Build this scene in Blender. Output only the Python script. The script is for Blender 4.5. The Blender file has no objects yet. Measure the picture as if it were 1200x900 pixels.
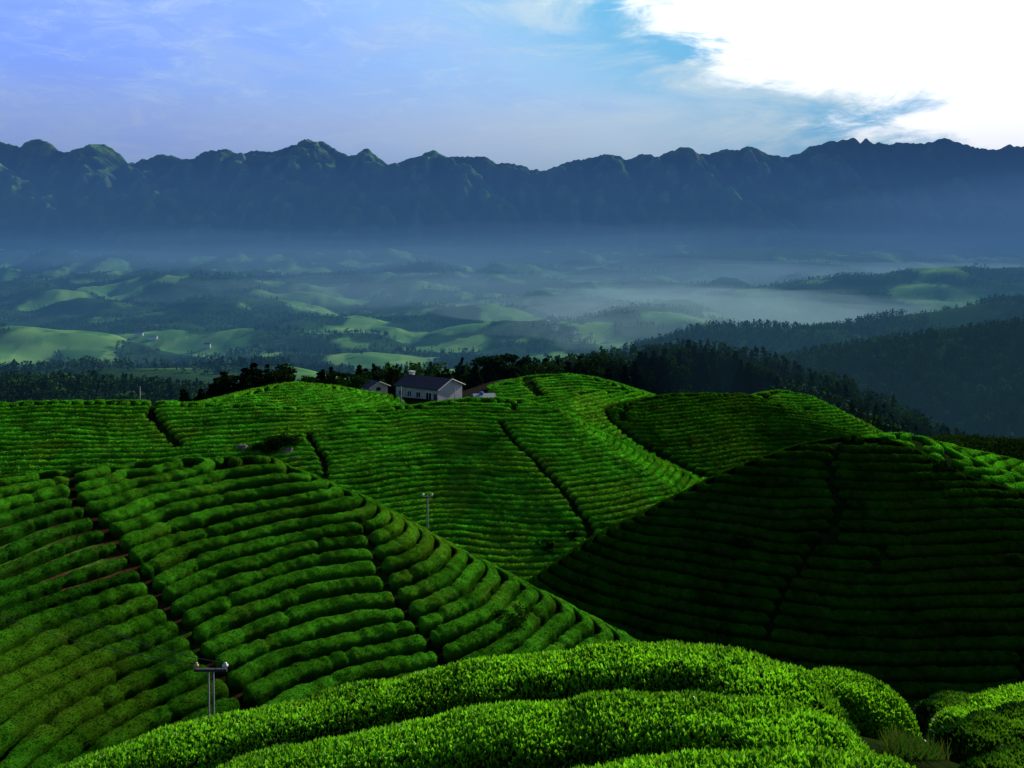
import bpy, math, random
import numpy as np

rng = np.random.default_rng(7)
random.seed(7)
F, VH = 1039.0, 290.0            # focal length and horizon row of the 1200 px wide photograph
C = bpy.context.scene.collection
SC = bpy.context.scene


def P(u, v, y):
    return np.array(((u - 600.0) / F * y, y, -(v - VH) / F * y))


# ------------------------------------------------------------------ helpers
def _hash(ix, iy, iz):
    h = (ix.astype(np.int64) * 374761393 + iy.astype(np.int64) * 668265263 + iz.astype(np.int64) * 2147483647) & 0xFFFFFFFF
    h = ((h ^ (h >> 13)) * 1274126177) & 0xFFFFFFFF
    h = h ^ (h >> 16)
    return (h & 0xFFFF) / 65535.0


def vn(x, y, z=0.0):
    """smooth value noise in -1..1"""
    x = np.asarray(x, float); y = np.asarray(y, float); z = np.zeros_like(x) + z
    ix, iy, iz = np.floor(x), np.floor(y), np.floor(z)
    fx, fy, fz = x - ix, y - iy, z - iz
    fx = fx * fx * fx * (fx * (fx * 6 - 15) + 10); fy = fy * fy * fy * (fy * (fy * 6 - 15) + 10); fz = fz * fz * (3 - 2 * fz)
    r = 0
    for a in (0, 1):
        for b in (0, 1):
            for c in (0, 1):
                w = (fx if a else 1 - fx) * (fy if b else 1 - fy) * (fz if c else 1 - fz)
                r = r + w * _hash(ix + a, iy + b, iz + c)
    return r * 2 - 1


def fbm(x, y, z=0.0, o=4, g=0.5):
    r, a, f = 0, 1.0, 1.0
    for k in range(o):
        r = r + a * vn(x * f + 17.3 * k, y * f - 9.1 * k, z * f + 3.7 * k)
        a *= g; f *= 2.03
    return r


def sstep(a, b, x):
    t = np.clip((x - a) / (b - a), 0, 1)
    return t * t * (3 - 2 * t)


def mesh_obj(name, verts, faces, mat, parent=None, col=None, smooth=True, mats=None, mi=None):
    me = bpy.data.meshes.new(name)
    me.from_pydata(np.asarray(verts, float).reshape(-1, 3), [], faces)
    if smooth:
        me.polygons.foreach_set('use_smooth', np.ones(len(me.polygons), bool))
    if col is not None:
        a = me.color_attributes.new('Col', 'FLOAT_COLOR', 'POINT')
        c4 = np.ones((len(me.vertices), 4), np.float32); c4[:, :3] = col
        a.data.foreach_set('color', c4.ravel())
    for m in (mats or [mat]):
        me.materials.append(m)
    if mi is not None:
        me.polygons.foreach_set('material_index', np.asarray(mi, np.int32))
    me.update()
    o = bpy.data.objects.new(name, me)
    C.objects.link(o)
    if parent is not None:
        o.parent = parent
    return o


def tag(o, label=None, cat=None, group=None, kind=None):
    if label: o['label'] = label
    if cat: o['category'] = cat
    if group: o['group'] = group
    if kind: o['kind'] = kind
    return o


def empty(name, loc, rz=0.0):
    o = bpy.data.objects.new(name, None)
    C.objects.link(o)
    o.location = loc; o.rotation_euler = (0, 0, rz); o.empty_display_size = 0.2
    return o


class MB:
    """collects boxes, tubes and polygons for one mesh"""
    def __init__(s): s.v = []; s.f = []

    def add(s, v, f):
        n = len(s.v); s.v += [tuple(p) for p in v]; s.f += [tuple(i + n for i in q) for q in f]

    def box(s, a, b):
        (x0, y0, z0), (x1, y1, z1) = a, b
        s.add([(x0, y0, z0), (x1, y0, z0), (x1, y1, z0), (x0, y1, z0), (x0, y0, z1), (x1, y0, z1), (x1, y1, z1), (x0, y1, z1)],
              [(0, 3, 2, 1), (4, 5, 6, 7), (0, 1, 5, 4), (1, 2, 6, 5), (2, 3, 7, 6), (3, 0, 4, 7)])

    def tube(s, pts, rad, n=10):
        pts = [np.array(p, float) for p in pts]
        if not hasattr(rad, '__len__'): rad = [rad] * len(pts)
        vs = []
        for i, p in enumerate(pts):
            t = pts[min(i + 1, len(pts) - 1)] - pts[max(i - 1, 0)]
            t /= np.linalg.norm(t) + 1e-9
            a = np.cross(t, (0, 0, 1) if abs(t[2]) < .9 else (1, 0, 0)); a /= np.linalg.norm(a)
            b = np.cross(t, a)
            vs += [p + rad[i] * (math.cos(q) * a + math.sin(q) * b) for q in np.linspace(0, 2 * math.pi, n, endpoint=False)]
        fs = []
        for i in range(len(pts) - 1):
            for j in range(n):
                fs.append((i * n + j, i * n + (j + 1) % n, (i + 1) * n + (j + 1) % n, (i + 1) * n + j))
        fs.append(tuple(range(n))[::-1]); fs.append(tuple((len(pts) - 1) * n + j for j in range(n)))
        s.add(vs, fs)

    def build(s, name, mat, parent=None, smooth=False):
        return mesh_obj(name, s.v, s.f, mat, parent, smooth=smooth)


# ------------------------------------------------------------------ materials
def new_mat(name):
    m = bpy.data.materials.new(name); m.use_nodes = True
    nt = m.node_tree; nt.nodes.clear()
    return m, nt, nt.nodes, nt.links


def plain(name, col, rough=.7, spec=.3, var=.12, scale=6.0, metal=0.0, bump=.0):
    m, nt, N, L = new_mat(name)
    out = N.new('ShaderNodeOutputMaterial'); b = N.new('ShaderNodeBsdfPrincipled')
    tc = N.new('ShaderNodeTexCoord'); nz = N.new('ShaderNodeTexNoise'); nz.inputs['Scale'].default_value = scale; nz.inputs['Detail'].default_value = 6
    rp = N.new('ShaderNodeMapRange'); rp.inputs[1].default_value = .3; rp.inputs[2].default_value = .7
    rp.inputs[3].default_value = 1 - var; rp.inputs[4].default_value = 1 + var
    mx = N.new('ShaderNodeVectorMath'); mx.operation = 'SCALE'; mx.inputs[0].default_value = col
    L.new(tc.outputs['Object'], nz.inputs['Vector']); L.new(nz.outputs['Fac'], rp.inputs[0]); L.new(rp.outputs[0], mx.inputs['Scale'])
    L.new(mx.outputs[0], b.inputs['Base Color'])
    b.inputs['Roughness'].default_value = rough; b.inputs['Specular IOR Level'].default_value = spec; b.inputs['Metallic'].default_value = metal
    if bump:
        bp = N.new('ShaderNodeBump'); bp.inputs['Strength'].default_value = bump; bp.inputs['Distance'].default_value = .05
        L.new(nz.outputs['Fac'], bp.inputs['Height']); L.new(bp.outputs[0], b.inputs['Normal'])
    L.new(b.outputs[0], out.inputs[0])
    return m


def foliage(name, trans=.25, rough=.55, spec=.15, scale=3.0, lo=.55, hi=1.35, bump=0.0, bdist=.1, scale2=None):
    """vertex colour 'Col' times a noise, diffuse plus translucent"""
    m, nt, N, L = new_mat(name)
    out = N.new('ShaderNodeOutputMaterial'); b = N.new('ShaderNodeBsdfPrincipled'); at = N.new('ShaderNodeAttribute'); at.attribute_name = 'Col'
    ge = N.new('ShaderNodeNewGeometry'); nz = N.new('ShaderNodeTexNoise'); nz.inputs['Scale'].default_value = scale; nz.inputs['Detail'].default_value = 8; nz.inputs['Roughness'].default_value = .7
    rp = N.new('ShaderNodeMapRange'); rp.inputs[1].default_value = .3; rp.inputs[2].default_value = .7; rp.inputs[3].default_value = lo; rp.inputs[4].default_value = hi
    mx = N.new('ShaderNodeVectorMath'); mx.operation = 'SCALE'
    L.new(ge.outputs['Position'], nz.inputs['Vector']); L.new(nz.outputs['Fac'], rp.inputs[0]); L.new(rp.outputs[0], mx.inputs['Scale']); L.new(at.outputs['Color'], mx.inputs[0])
    L.new(mx.outputs[0], b.inputs['Base Color'])
    b.inputs['Roughness'].default_value = rough; b.inputs['Specular IOR Level'].default_value = spec
    last = b.outputs[0]
    if bump:
        bp = N.new('ShaderNodeBump'); bp.inputs['Strength'].default_value = bump; bp.inputs['Distance'].default_value = bdist
        if scale2:
            n2 = N.new('ShaderNodeTexNoise'); n2.inputs['Scale'].default_value = scale2; n2.inputs['Detail'].default_value = 8; n2.inputs['Roughness'].default_value = .75
            L.new(ge.outputs['Position'], n2.inputs['Vector']); L.new(n2.outputs['Fac'], bp.inputs['Height'])
        else:
            L.new(nz.outputs['Fac'], bp.inputs['Height'])
        L.new(bp.outputs[0], b.inputs['Normal'])
    if trans:
        tr = N.new('ShaderNodeBsdfTranslucent'); sc = N.new('ShaderNodeVectorMath'); sc.operation = 'MULTIPLY'; sc.inputs[1].default_value = (1.5, 1.25, .6)
        ms = N.new('ShaderNodeMixShader'); ms.inputs[0].default_value = trans
        L.new(mx.outputs[0], sc.inputs[0]); L.new(sc.outputs[0], tr.inputs['Color']); L.new(b.outputs[0], ms.inputs[1]); L.new(tr.outputs[0], ms.inputs[2])
        last = ms.outputs[0]
    L.new(last, out.inputs[0])
    return m


def haze_mat(name, absorb, col):
    """absorbing and glowing air: density per metre, colour of infinitely thick haze"""
    m, nt, N, L = new_mat(name)
    out = N.new('ShaderNodeOutputMaterial'); a = N.new('ShaderNodeVolumeAbsorption'); e = N.new('ShaderNodeEmission'); ad = N.new('ShaderNodeAddShader')
    a.inputs['Color'].default_value = (0, 0, 0, 1); a.inputs['Density'].default_value = absorb
    e.inputs['Color'].default_value = (*col, 1); e.inputs['Strength'].default_value = absorb
    L.new(a.outputs[0], ad.inputs[0]); L.new(e.outputs[0], ad.inputs[1]); L.new(ad.outputs[0], out.inputs['Volume'])
    return m


M_TEA = foliage('tea_hedge_foliage', trans=.15, rough=1, spec=0, scale=2.2, lo=.62, hi=1.3, bump=.8, bdist=.12, scale2=14)
M_TEAFAR = foliage('tea_hedge_far_foliage', trans=.1, rough=1, spec=0, scale=.8, lo=.6, hi=1.35, bump=.7, bdist=.2, scale2=7)
M_LEAF = foliage('tea_leaf', trans=.45, rough=.45, spec=.22, scale=9, lo=.7, hi=1.25)
M_CORE = foliage('tea_hedge_inside', trans=0, rough=1, spec=0, scale=20, lo=.4, hi=1.3)
M_CROWN = foliage('tree_foliage', trans=.12, rough=1, spec=0, scale=.5, lo=.6, hi=1.4)
M_WOOD = foliage('far_wood_foliage', trans=.08, rough=1, spec=0, scale=.06, lo=.6, hi=1.4)
M_GROUND = foliage('ground_soil_and_grass', trans=0, rough=1, spec=0, scale=1.3, lo=.5, hi=1.5, bump=.6, bdist=.15, scale2=5)
M_MOUNT = foliage('mountain_slopes', trans=0, rough=1, spec=0, scale=.012, lo=.35, hi=1.7, bump=1.0, bdist=40, scale2=.02)
M_BARK = plain('bark', (.05, .035, .025), .9, .1, .3, 8)
M_CONC = plain('concrete_pole', (.30, .30, .28), .8, .2, .15, 5)
M_IRON = plain('dark_iron', (.06, .06, .06), .5, .4, .1, 20)
M_PORC = plain('white_porcelain', (.8, .8, .78), .2, .5, .05, 20)
M_YPORC = plain('yellowed_porcelain', (.55, .45, .2), .3, .5, .1, 20)
M_WHITE = plain('whitewash', (.8, .79, .76), .85, .2, .12, 1.2, bump=.2)
M_CREAM = plain('cream_render', (.75, .70, .55), .85, .2, .12, 1.2)
M_ROOF = plain('dark_roof_tile', (.022, .028, .05), .7, .25, .35, 2.5, bump=.3)
M_PALEROOF = plain('pale_sheet_roof', (.5, .52, .55), .5, .3, .1, 3)
M_GLASS = plain('dark_window_pane', (.02, .025, .03), .15, .5, .1, 3)
M_BLUE = plain('blue_tank', (.08, .2, .5), .4, .4, .1, 4)
M_WIRE = plain('wire', (.02, .02, .02), .6, .3, .05, 4)
M_ROCK = plain('weathered_rock', (.22, .19, .15), .9, .1, .4, 3, bump=.6)

# ------------------------------------------------------------------ terrain: cones along each crest, joined softly
# every hill: crest points (u, v, distance), front slope, back slope, direction of the back, rounding
HILLS = {
    'fore':  dict(p=[(-60, 1250, 3.8), (300, 1150, 3.8), (620, 1020, 3.8), (900, 990, 3.9), (1040, 985, 4.1)], s=.40, sb=.62, back=(0, 1), a=1.2, step=.8),
    'left':  dict(p=[(-420, 621.0, 42), (-250, 593.8, 47), (-120, 578.8, 52.5), (0, 568.4, 57.3), (60, 563.9, 59.3), (120, 559.4, 61.5), (170, 555.0, 63.3), (230, 549.5, 65.6), (270, 546.7, 67), (310, 546.0, 67.7), (345, 559.2, 66.9), (400, 585.5, 65.6), (440, 607.7, 64.6), (500, 641.0, 63.3), (560, 671.2, 62), (620, 701.5, 60.75), (680, 731.8, 59.6), (735, 763.1, 58.5), (775, 787.4, 57.5)],
                  s=.37, sb=.85, back=(.64, .77), a=1.5, step=2, row=1.22),
    'right': dict(p=[(600, 712.6, 82), (640, 691.8, 80), (690, 652.7, 80.8), (740, 620.6, 81.7), (785, 595.6, 82.5), (830, 573.5, 83.3), (900, 543.4, 84.5), (950, 526.3, 85.3), (1000, 517.2, 86), (1035, 519.2, 86), (1060, 530.3, 85), (1100, 554.5, 83.3), (1150, 570.6, 81.8), (1200, 587.8, 80.2), (1300, 623.1, 77)],
                  s=.62, sb=.85, back=(-.2, .98), a=1.6, step=2, row=1.02),
    'shoulder': dict(p=[(1300, 576.1, 102), (1200, 550.2, 99), (1120, 531.4, 95), (1050, 516.5, 92), (1080, 527.6, 90), (1115, 542.7, 88), (1150, 555.8, 87), (1200, 569.8, 87), (1300, 594.9, 85)], s=.66, sb=.5, back=(.1, 1), a=4, step=3, row=1.2),
    'mid':   dict(p=[(-150, 477.1, 116), (0, 476.1, 118), (90, 475.1, 119), (170, 474.0, 120), (260, 476.0, 121), (350, 481.0, 122), (430, 481.9, 125), (500, 477.8, 129), (560, 469.8, 130), (610, 470.8, 128), (640, 479.9, 126.2), (690, 505.9, 123.9), (740, 530.0, 121.7), (790, 555.0, 119.6), (828, 574.1, 118), (850, 585.1, 117)],
                  s=.36, sb=.85, back=(.7, .71), a=2.5, step=3, row=1.02),
    'saddle': dict(p=[(560, 474.8, 150), (640, 468.7, 156), (700, 461.5, 166), (740, 462.4, 170)], s=.36, sb=.5, back=(0, 1), a=3, step=4, row=1.15),
    'back':  dict(p=[(738, 474.7, 156), (765, 468.6, 159), (795, 464.6, 162), (830, 462.5, 165), (870, 464.5, 166), (900, 472.5, 164), (950, 492.6, 158), (1000, 510.7, 152), (1030, 522.8, 148)],
                  s=.5, sb=.85, back=(.7, .71), a=2.5, step=3, row=0.98),
    'spur':  dict(p=[(893, 465.2, 192), (920, 460.1, 194), (945, 465.2, 192), (975, 484.2, 186), (1010, 508.3, 178), (1040, 527.4, 172)], s=.36, sb=.85, back=(.75, .66), a=2, step=3, row=1.15),
    'bright': dict(p=[(240, 474.6, 160), (300, 464.5, 166), (345, 451.4, 172), (390, 457.4, 174), (430, 465.4, 176), (460, 471.4, 176)], s=.24, sb=.4, back=(0, 1), a=3, step=3, row=1.2),
    'knoll': dict(p=[(590, 453.3, 212), (620, 444.1, 218), (660, 441.0, 222), (690, 445.0, 222), (720, 455.2, 216), (760, 470.6, 205)], s=.34, sb=.45, back=(0, 1), a=3, step=4, row=1.3),
    'brown': dict(p=[(553, 463, 207), (574, 453, 215), (598, 444, 226)], s=.42, sb=.45, back=(0, 1), a=4, step=4),
    'yard':  dict(p=[(430, 466, 178), (480, 469, 178), (530, 470, 178), (570, 469, 178)], s=.18, sb=.3, back=(0, 1), a=6, step=4),
}
TREE = 8.0
FAR = {
    'wood_ridge': dict(p=[(470, 462, 250), (540, 458, 285), (600, 452, 300), (680, 441, 330), (740, 430, 360), (800, 423, 380), (860, 433, 372), (915, 455, 350), (965, 486, 320)], s=.5, sb=.5, step=12),
    'slope':  dict(p=[(1400, 372, 640), (1200, 391, 630), (1100, 406, 610), (1000, 418, 590), (940, 432, 560)], s=.42, sb=.5, step=20),
    'bushes': dict(p=[(1090, 527, 170), (1140, 522, 172), (1200, 530, 174), (1300, 540, 175)], s=.3, sb=.4, step=6),
    'ridge_right': dict(p=[(1400, 345, 1350), (1200, 355, 1300), (1100, 366, 1290), (1000, 382, 1250), (930, 386, 1200), (850, 393, 1150), (800, 402, 1100)], s=.35, sb=.35, step=40),
    'ridge_far_right': dict(p=[(960, 338, 3000), (1050, 325, 3000), (1120, 317, 3000), (1200, 323, 3150), (1350, 312, 3300)], s=.2, sb=.2, step=100),
    'ridge_mid': dict(p=[(510, 358, 4000), (560, 341, 4200), (640, 331, 4500), (720, 321, 4700), (800, 306, 5200), (900, 297, 5700), (1000, 301, 5900)], s=.16, sb=.16, step=160),
    'hill_left': dict(p=[(-150, 385, 1600), (0, 388, 1650), (60, 392, 1650), (105, 410, 1580)], s=.3, sb=.3, step=40),
    'hill_left_mid': dict(p=[(225, 400, 1850), (270, 388, 1900), (310, 394, 1850), (330, 408, 1780)], s=.3, sb=.3, step=40),
    'wood_left': dict(p=[(-200, 440, 760), (0, 440, 780), (60, 438, 800), (100, 430, 820), (130, 442, 800), (200, 440, 860), (260, 434, 900), (330, 438, 920), (400, 444, 880), (460, 452, 820)], s=.3, sb=.3, step=25),
    'wood_near_left': dict(p=[(-100, 470, 430), (60, 468, 430), (160, 466, 450), (230, 480, 430)], s=.3, sb=.3, step=20),
}


def densify(p, step):
    q = np.array([P(*a) for a in p]); out = [q[0]]
    for a, b in zip(q[:-1], q[1:]):
        n = max(1, int(round(np.linalg.norm(b - a) / step)))
        for k in range(1, n + 1): out.append(a + (b - a) * k / n)
    return np.array(out)


for h in HILLS.values(): h['q'] = densify(h['p'], h['step'])
for h in FAR.values(): h['q'] = densify(h['p'], h['step']); h.update(a=h['step'] * 1.2, back=(0, 1))


def cones(h, x, y, k, a=None):
    a = h['a'] if a is None else a
    m = np.full(x.shape, -1e9); s = np.zeros(x.shape)
    bx, by = h['back']
    for (px, py, pz) in h['q']:
        dx, dy = x - px, y - py
        d = np.sqrt(dx * dx + dy * dy + 1e-6)
        sl = h['s'] + (h['sb'] - h['s']) * sstep(-.1, .7, (dx * bx + dy * by) / d)
        z = pz - sl * (np.sqrt(d * d + a * a) - a)
        nm = np.maximum(m, z)
        s = s * np.exp((m - nm) / k) + np.exp((z - nm) / k); m = nm
    return m + k * np.log(s)


BY = np.array([0, 30, 60, 120, 200, 300, 420, 900, 1600, 3000, 5000, 7000, 9500.])
BZ = np.array([-16, -27, -36, -48, -56, -75, -105, -165, -205, -225, -185, -125, -70.])


def smax(a, b, k):
    m = np.maximum(a, b)
    return m + k * np.log(np.exp((a - m) / k) + np.exp((b - m) / k))


def Zraw(x, y):
    x = np.asarray(x, float); y = np.asarray(y, float)
    base = np.interp(y, BY, BZ)
    amp = np.interp(y, [150, 400, 900, 2000, 6000, 7600, 9300], [0, 8, 22, 42, 75, 105, 60])
    base = base + amp * (1.1 * np.abs(fbm(x / 420 + 3, y / 520, o=3)) + .7 * fbm(x / 1300, y / 1500 + 7, o=2)) + amp * .18 * fbm(x / 90, y / 110, o=3)
    z = base.copy()
    far = y > 110
    if far.any():
        xf, yf = x[far], y[far]; zf = base[far]
        for h in FAR.values():
            k = h['step'] * .12
            zf = smax(zf, cones(h, xf, yf, k) + amp[far] * .35 * fbm(xf / 140, yf / 140, o=3), max(k, 1.))
        z[far] = zf
    near = y < 460
    if near.any():
        xn, yn = x[near], y[near]; zn = z[near]
        for h in HILLS.values():
            zn = smax(zn, cones(h, xn, yn, .25), .35)
        zn = zn + .22 * fbm(xn / 7, yn / 7, o=2) * sstep(20, 40, yn)
        z[near] = zn
    return z


NY, NT = 780, 500
Y0, Y1, T1 = 1.3, 9300.0, .98
gy = np.exp(np.linspace(math.log(Y0), math.log(Y1), NY)); gt = np.linspace(-T1, T1, NT)
GX = gy[:, None] * gt[None, :]; GY = np.repeat(gy[:, None], NT, 1)
GZ = Zraw(GX.ravel(), GY.ravel()).reshape(NY, NT)


def _samp(A, x, y):
    fy = np.clip((np.log(np.maximum(y, Y0)) - math.log(Y0)) / (math.log(Y1) - math.log(Y0)) * (NY - 1), 0, NY - 1.001)
    ft = np.clip((x / np.maximum(y, .1) + T1) / (2 * T1) * (NT - 1), 0, NT - 1.001)
    iy, it = fy.astype(int), ft.astype(int); a, b = fy - iy, ft - it
    return (A[iy, it] * (1 - b) + A[iy, it + 1] * b) * (1 - a) + (A[iy + 1, it] * (1 - b) + A[iy + 1, it + 1] * b) * a


def Z(x, y): return _samp(GZ, np.asarray(x, float), np.asarray(y, float))


HOR = np.maximum.accumulate(GZ / GY, axis=0)              # running horizon along each line of sight


def visible(x, y, top, margin=.004):
    yy = np.asarray(y, float) * .97
    return (Z(x, y) + top) / y >= _samp(HOR, np.asarray(x, float) * .97, yy) - margin


def hit(u, v):
    """first ground point on the line of sight through a photo pixel"""
    t = (u - 600) / F; ys = np.exp(np.linspace(math.log(2), math.log(9000), 6000))
    d = Z(t * ys, ys) - (-(v - VH) / F * ys)
    k = np.argmax(d >= 0)
    y = ys[k]
    return np.array((t * y, y, float(Z(np.array([t * y]), np.array([y]))[0])))


# ------------------------------------------------------------------ land use
def ellipse_px(x, y, z, u, v, ru, rv):
    uu = 600 + F * x / y; vv = VH - F * z / y
    return ((uu - u) / ru) ** 2 + ((vv - v) / rv) ** 2


FIELDS = [(460, 392, 60, 10), (520, 408, 90, 7), (430, 378, 40, 6), (560, 415, 60, 6), (255, 417, 70, 4), (120, 420, 40, 4), (40, 425, 28, 4), (330, 416, 45, 4), (480, 350, 30, 4),
          (610, 400, 50, 5), (200, 330, 30, 3), (60, 318, 50, 3), (560, 352, 30, 3), (640, 420, 60, 8), (700, 395, 70, 16), (420, 405, 50, 5), (170, 395, 28, 4), (1100, 300, 60, 6), (600, 350, 60, 5)]
_fp = [(hit(u, v), ru, rv) for u, v, ru, rv in FIELDS]


def field_mask(x, y):
    m = .5 * fbm(x / 200 + 11, y / 300 - 4, o=4) - .13 - .34 * sstep(900, 300, y)
    m = m - .45 * sstep(.12, .2, x / y) * sstep(2200, 1700, y)
    for (p, ru, rv) in _fp:
        dx = (x - p[0]) / (ru / F * p[1]); dy = (y - p[1]) / (rv / F * p[1] * p[1] / max(30., -p[2]) + 1)
        m = np.maximum(m, .45 - np.sqrt(dx * dx + dy * dy) + .8 * fbm(x / 90, y / 140, o=4))
    return sstep(0, .12, m) * sstep(480, 640, y)


def hill_owner(x, y, names):
    best = np.full(x.shape, -1e9); who = np.full(x.shape, -1)
    for i, n in enumerate(names):
        z = cones(HILLS[n], x, y, .25)
        w = z > best
        best = np.where(w, z, best); who = np.where(w, i, who)
    return who


x, y = GX.ravel(), GY.ravel()
fm = field_mask(x, y)[:, None]
pat = (np.floor(x / 70 + .3 * vn(x / 90, y / 90)) * 7.1 + np.floor(y / 110 + .3 * vn(x / 80, y / 80)) * 3.3)
pv = (np.sin(pat * 12.9) * .5 + .5)[:, None]
field = np.array((.12, .34, .08)) * (1 - pv) + np.array((.28, .55, .14)) * pv
wood = np.array((.034, .090, .022)) * (1 + .35 * fbm(x / 60, y / 60, o=3)[:, None])
farc = wood * (1 - fm) + field * fm
soil = np.array((.040, .026, .014)) * (1 + .5 * fbm(x / 1.3, y / 1.3, o=3)[:, None])
grass = np.array((.022, .07, .010))
g = sstep(-.1, .6, fbm(x / 3.1 + 5, y / 3.1, o=3))[:, None] * .7
soil = soil * .5
near = soil * (1 - g) + grass * g
zb = cones(HILLS['brown'], x[y < 400], y[y < 400], .25) > GZ.ravel()[y < 400] - .4
idx = np.nonzero(y < 400)[0][zb]
near[idx] = np.array((.036, .030, .026))
t = sstep(215, 250, y)[:, None]
bz = cones(FAR['bushes'], x, y, 1.5) > GZ.ravel() - 2.5
near[bz] = np.array((.012, .035, .008))
bare = np.exp(-ellipse_px(x, y, GZ.ravel(), 60, 685, 140, 62)) * (y < 60) * (x < -8)
near = np.where((x > 0)[:, None], np.array((.012, .032, .006)) * (1 + .4 * vn(x / .9, y / .9)[:, None]), near)
near[idx] = np.array((.036, .030, .026))
gap_ = np.exp(-ellipse_px(x, y, GZ.ravel(), 1090, 862, 70, 45)) * (y < 12)
near = near * (1 - gap_[:, None]) + np.array((.022, .026, .008)) * gap_[:, None]
near = near * (1 + 3.5 * bare[:, None] * np.array((1.2, 1.0, .7)))
gc = near * (1 - t) + farc * t
ii = np.arange(NY * NT).reshape(NY, NT)
gf = np.stack([ii[:-1, :-1], ii[:-1, 1:], ii[1:, 1:], ii[1:, :-1]], -1).reshape(-1, 4)
ground = mesh_obj('ground', np.stack([GX, GY, GZ], -1).reshape(-1, 3), gf, M_GROUND, col=np.clip(gc, .002, 1))
tag(ground, kind='structure')

# ------------------------------------------------------------------ mountains
SKY = [(-300, 175), (-120, 168), (0, 163), (12, 167), (24, 171), (32, 164), (42, 161), (58, 166), (74, 178), (88, 174), (104, 168), (122, 169), (140, 178), (152, 193), (166, 186), (182, 182), (203, 182), (218, 188), (236, 180), (247, 177), (262, 175), (283, 179), (300, 173), (318, 176), (336, 172), (352, 165), (364, 163), (378, 166), (392, 174), (408, 184), (420, 178), (430, 174), (442, 181), (458, 191),
       (476, 186), (492, 181), (508, 177), (522, 182), (540, 180), (556, 184), (568, 183), (582, 190), (598, 192), (616, 194), (632, 200), (650, 195), (668, 189), (690, 184), (708, 178), (722, 180), (736, 185), (752, 181), (772, 182), (790, 177), (798, 171), (806, 175), (818, 180), (834, 179), (848, 175), (862, 174), (876, 171), (890, 176), (915, 183), (935, 180), (950, 171), (966, 168), (985, 163), (1003, 162), (1008, 170), (1015, 163), (1028, 166), (1042, 168), (1060, 167), (1080, 165), (1098, 162), (1112, 163), (1130, 169), (1150, 174), (1172, 172), (1192, 169), (1200, 172), (1320, 165), (1500, 172)]
YC = 9300.0
su = np.array([s[0] for s in SKY], float); sv = np.array([s[1] for s in SKY], float)
mx = np.linspace(-8200, 8200, 1000); my = np.linspace(7000, 10600, 260)
MX, MY = np.meshgrid(mx, my)
warp = 160 * fbm(MX / 900, MY / 900, o=3)
crest_y = YC
uu = 600 + F * MX / np.maximum(MY, 1) * 1.0
vs = np.interp(600 + F * MX / YC, su, sv) + 2.0 * fbm(MX / 90, 0 * MX, o=4) + 1.6 * np.abs(vn(MX / 45, 0 * MX + 5))
zs = (VH - vs) / F * YC
tt = np.clip((MY + warp - 7500) / (YC - 7500), 0, 1)
foot = np.interp(MY, BY, BZ) - 25
gtt = np.where(tt < .6, .26 * (tt / .6) ** 1.7, .26 + .74 * ((tt - .6) / .4) ** .9)
wq = sstep(9000, 9300, MY)                                     # unwarped just at the crest
gtt = gtt * (1 - wq) + np.clip((MY - 7500) / (YC - 7500), 0, 1) ** 1.2 * wq
MZ = foot + (zs - foot) * gtt
env = np.clip(4 * tt * (1 - tt), 0, 1) * (1 - wq)
rid = 1 - 2 * np.abs(vn((MX + warp) / 520, MY / 2600 + 3.3))
rid2 = 1 - 2 * np.abs(vn((MX + warp * .6) / 210 + 9, MY / 900 + 1.1))
rid3 = 1 - 2 * np.abs(vn((MX + warp * .4) / 105 + 4, MY / 330 + 8)); rid4 = 1 - 2 * np.abs(vn(MX / 52 + 14, MY / 120))
MZ += env * (180 * rid + 110 * rid2 + 62 * rid3 + 26 * rid4 + 30 * fbm(MX / 130, MY / 200, o=4))
# spurs that run down from the crest towards the valley
SPURS = [[(-40, 185, 8900), (10, 215, 8300), (35, 238, 8050), (55, 262, 7900), (62, 300, 7600)],
         [(118, 176, 9100), (95, 205, 8700), (112, 228, 8400), (150, 240, 8200), (190, 248, 8050), (222, 258, 7950), (238, 290, 7750)],
         [(150, 205, 8900), (180, 232, 8500), (210, 246, 8300), (258, 268, 8100), (270, 300, 7800)],
         [(215, 190, 9100), (235, 205, 8900), (250, 225, 8700)],
         [(285, 182, 9100), (275, 200, 8900), (300, 230, 8500)],
         [(365, 170, 9150), (350, 200, 8800), (375, 235, 8400), (405, 250, 8200), (418, 285, 7900)],
         [(385, 200, 8900), (420, 222, 8600), (448, 250, 8300), (455, 275, 8100)],
         [(430, 180, 9100), (480, 205, 8800), (515, 235, 8500), (530, 262, 8200)],
         [(520, 186, 9100), (560, 215, 8700), (590, 250, 8300)],
         [(650, 198, 9100), (690, 222, 8700), (730, 235, 8500), (750, 270, 8100)],
         [(710, 182, 9150), (722, 205, 8800)],
         [(800, 178, 9100), (815, 215, 8600), (850, 240, 8300), (905, 262, 8000), (925, 285, 7800)],
         [(870, 180, 9100), (900, 215, 8700), (940, 245, 8300)],
         [(960, 178, 9100), (1000, 215, 8600), (1060, 250, 8200)],
         [(1095, 172, 9100), (1120, 215, 8600), (1170, 250, 8200)]]
for k_, sp in enumerate(SPURS):
    big = k_ in (0, 1, 2, 5, 11)
    h = dict(q=densify(sp, 60), s=.85 if big else 1.05, sb=.85 if big else 1.05, back=(0, 1), a=40)
    lo = h['q'][:, 0].min() - 900; hi = h['q'][:, 0].max() + 900
    w = (MX[0] > lo) & (MX[0] < hi)
    zz = cones(h, MX[:, w] + 70 * fbm(MX[:, w] / 300, MY[:, w] / 300, o=3), MY[:, w], 18) + 60 * fbm(MX[:, w] / 120, MY[:, w] / 150, o=4)
    MZ[:, w] = smax(MZ[:, w], zz + (75 if big else 10), 12)
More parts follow.
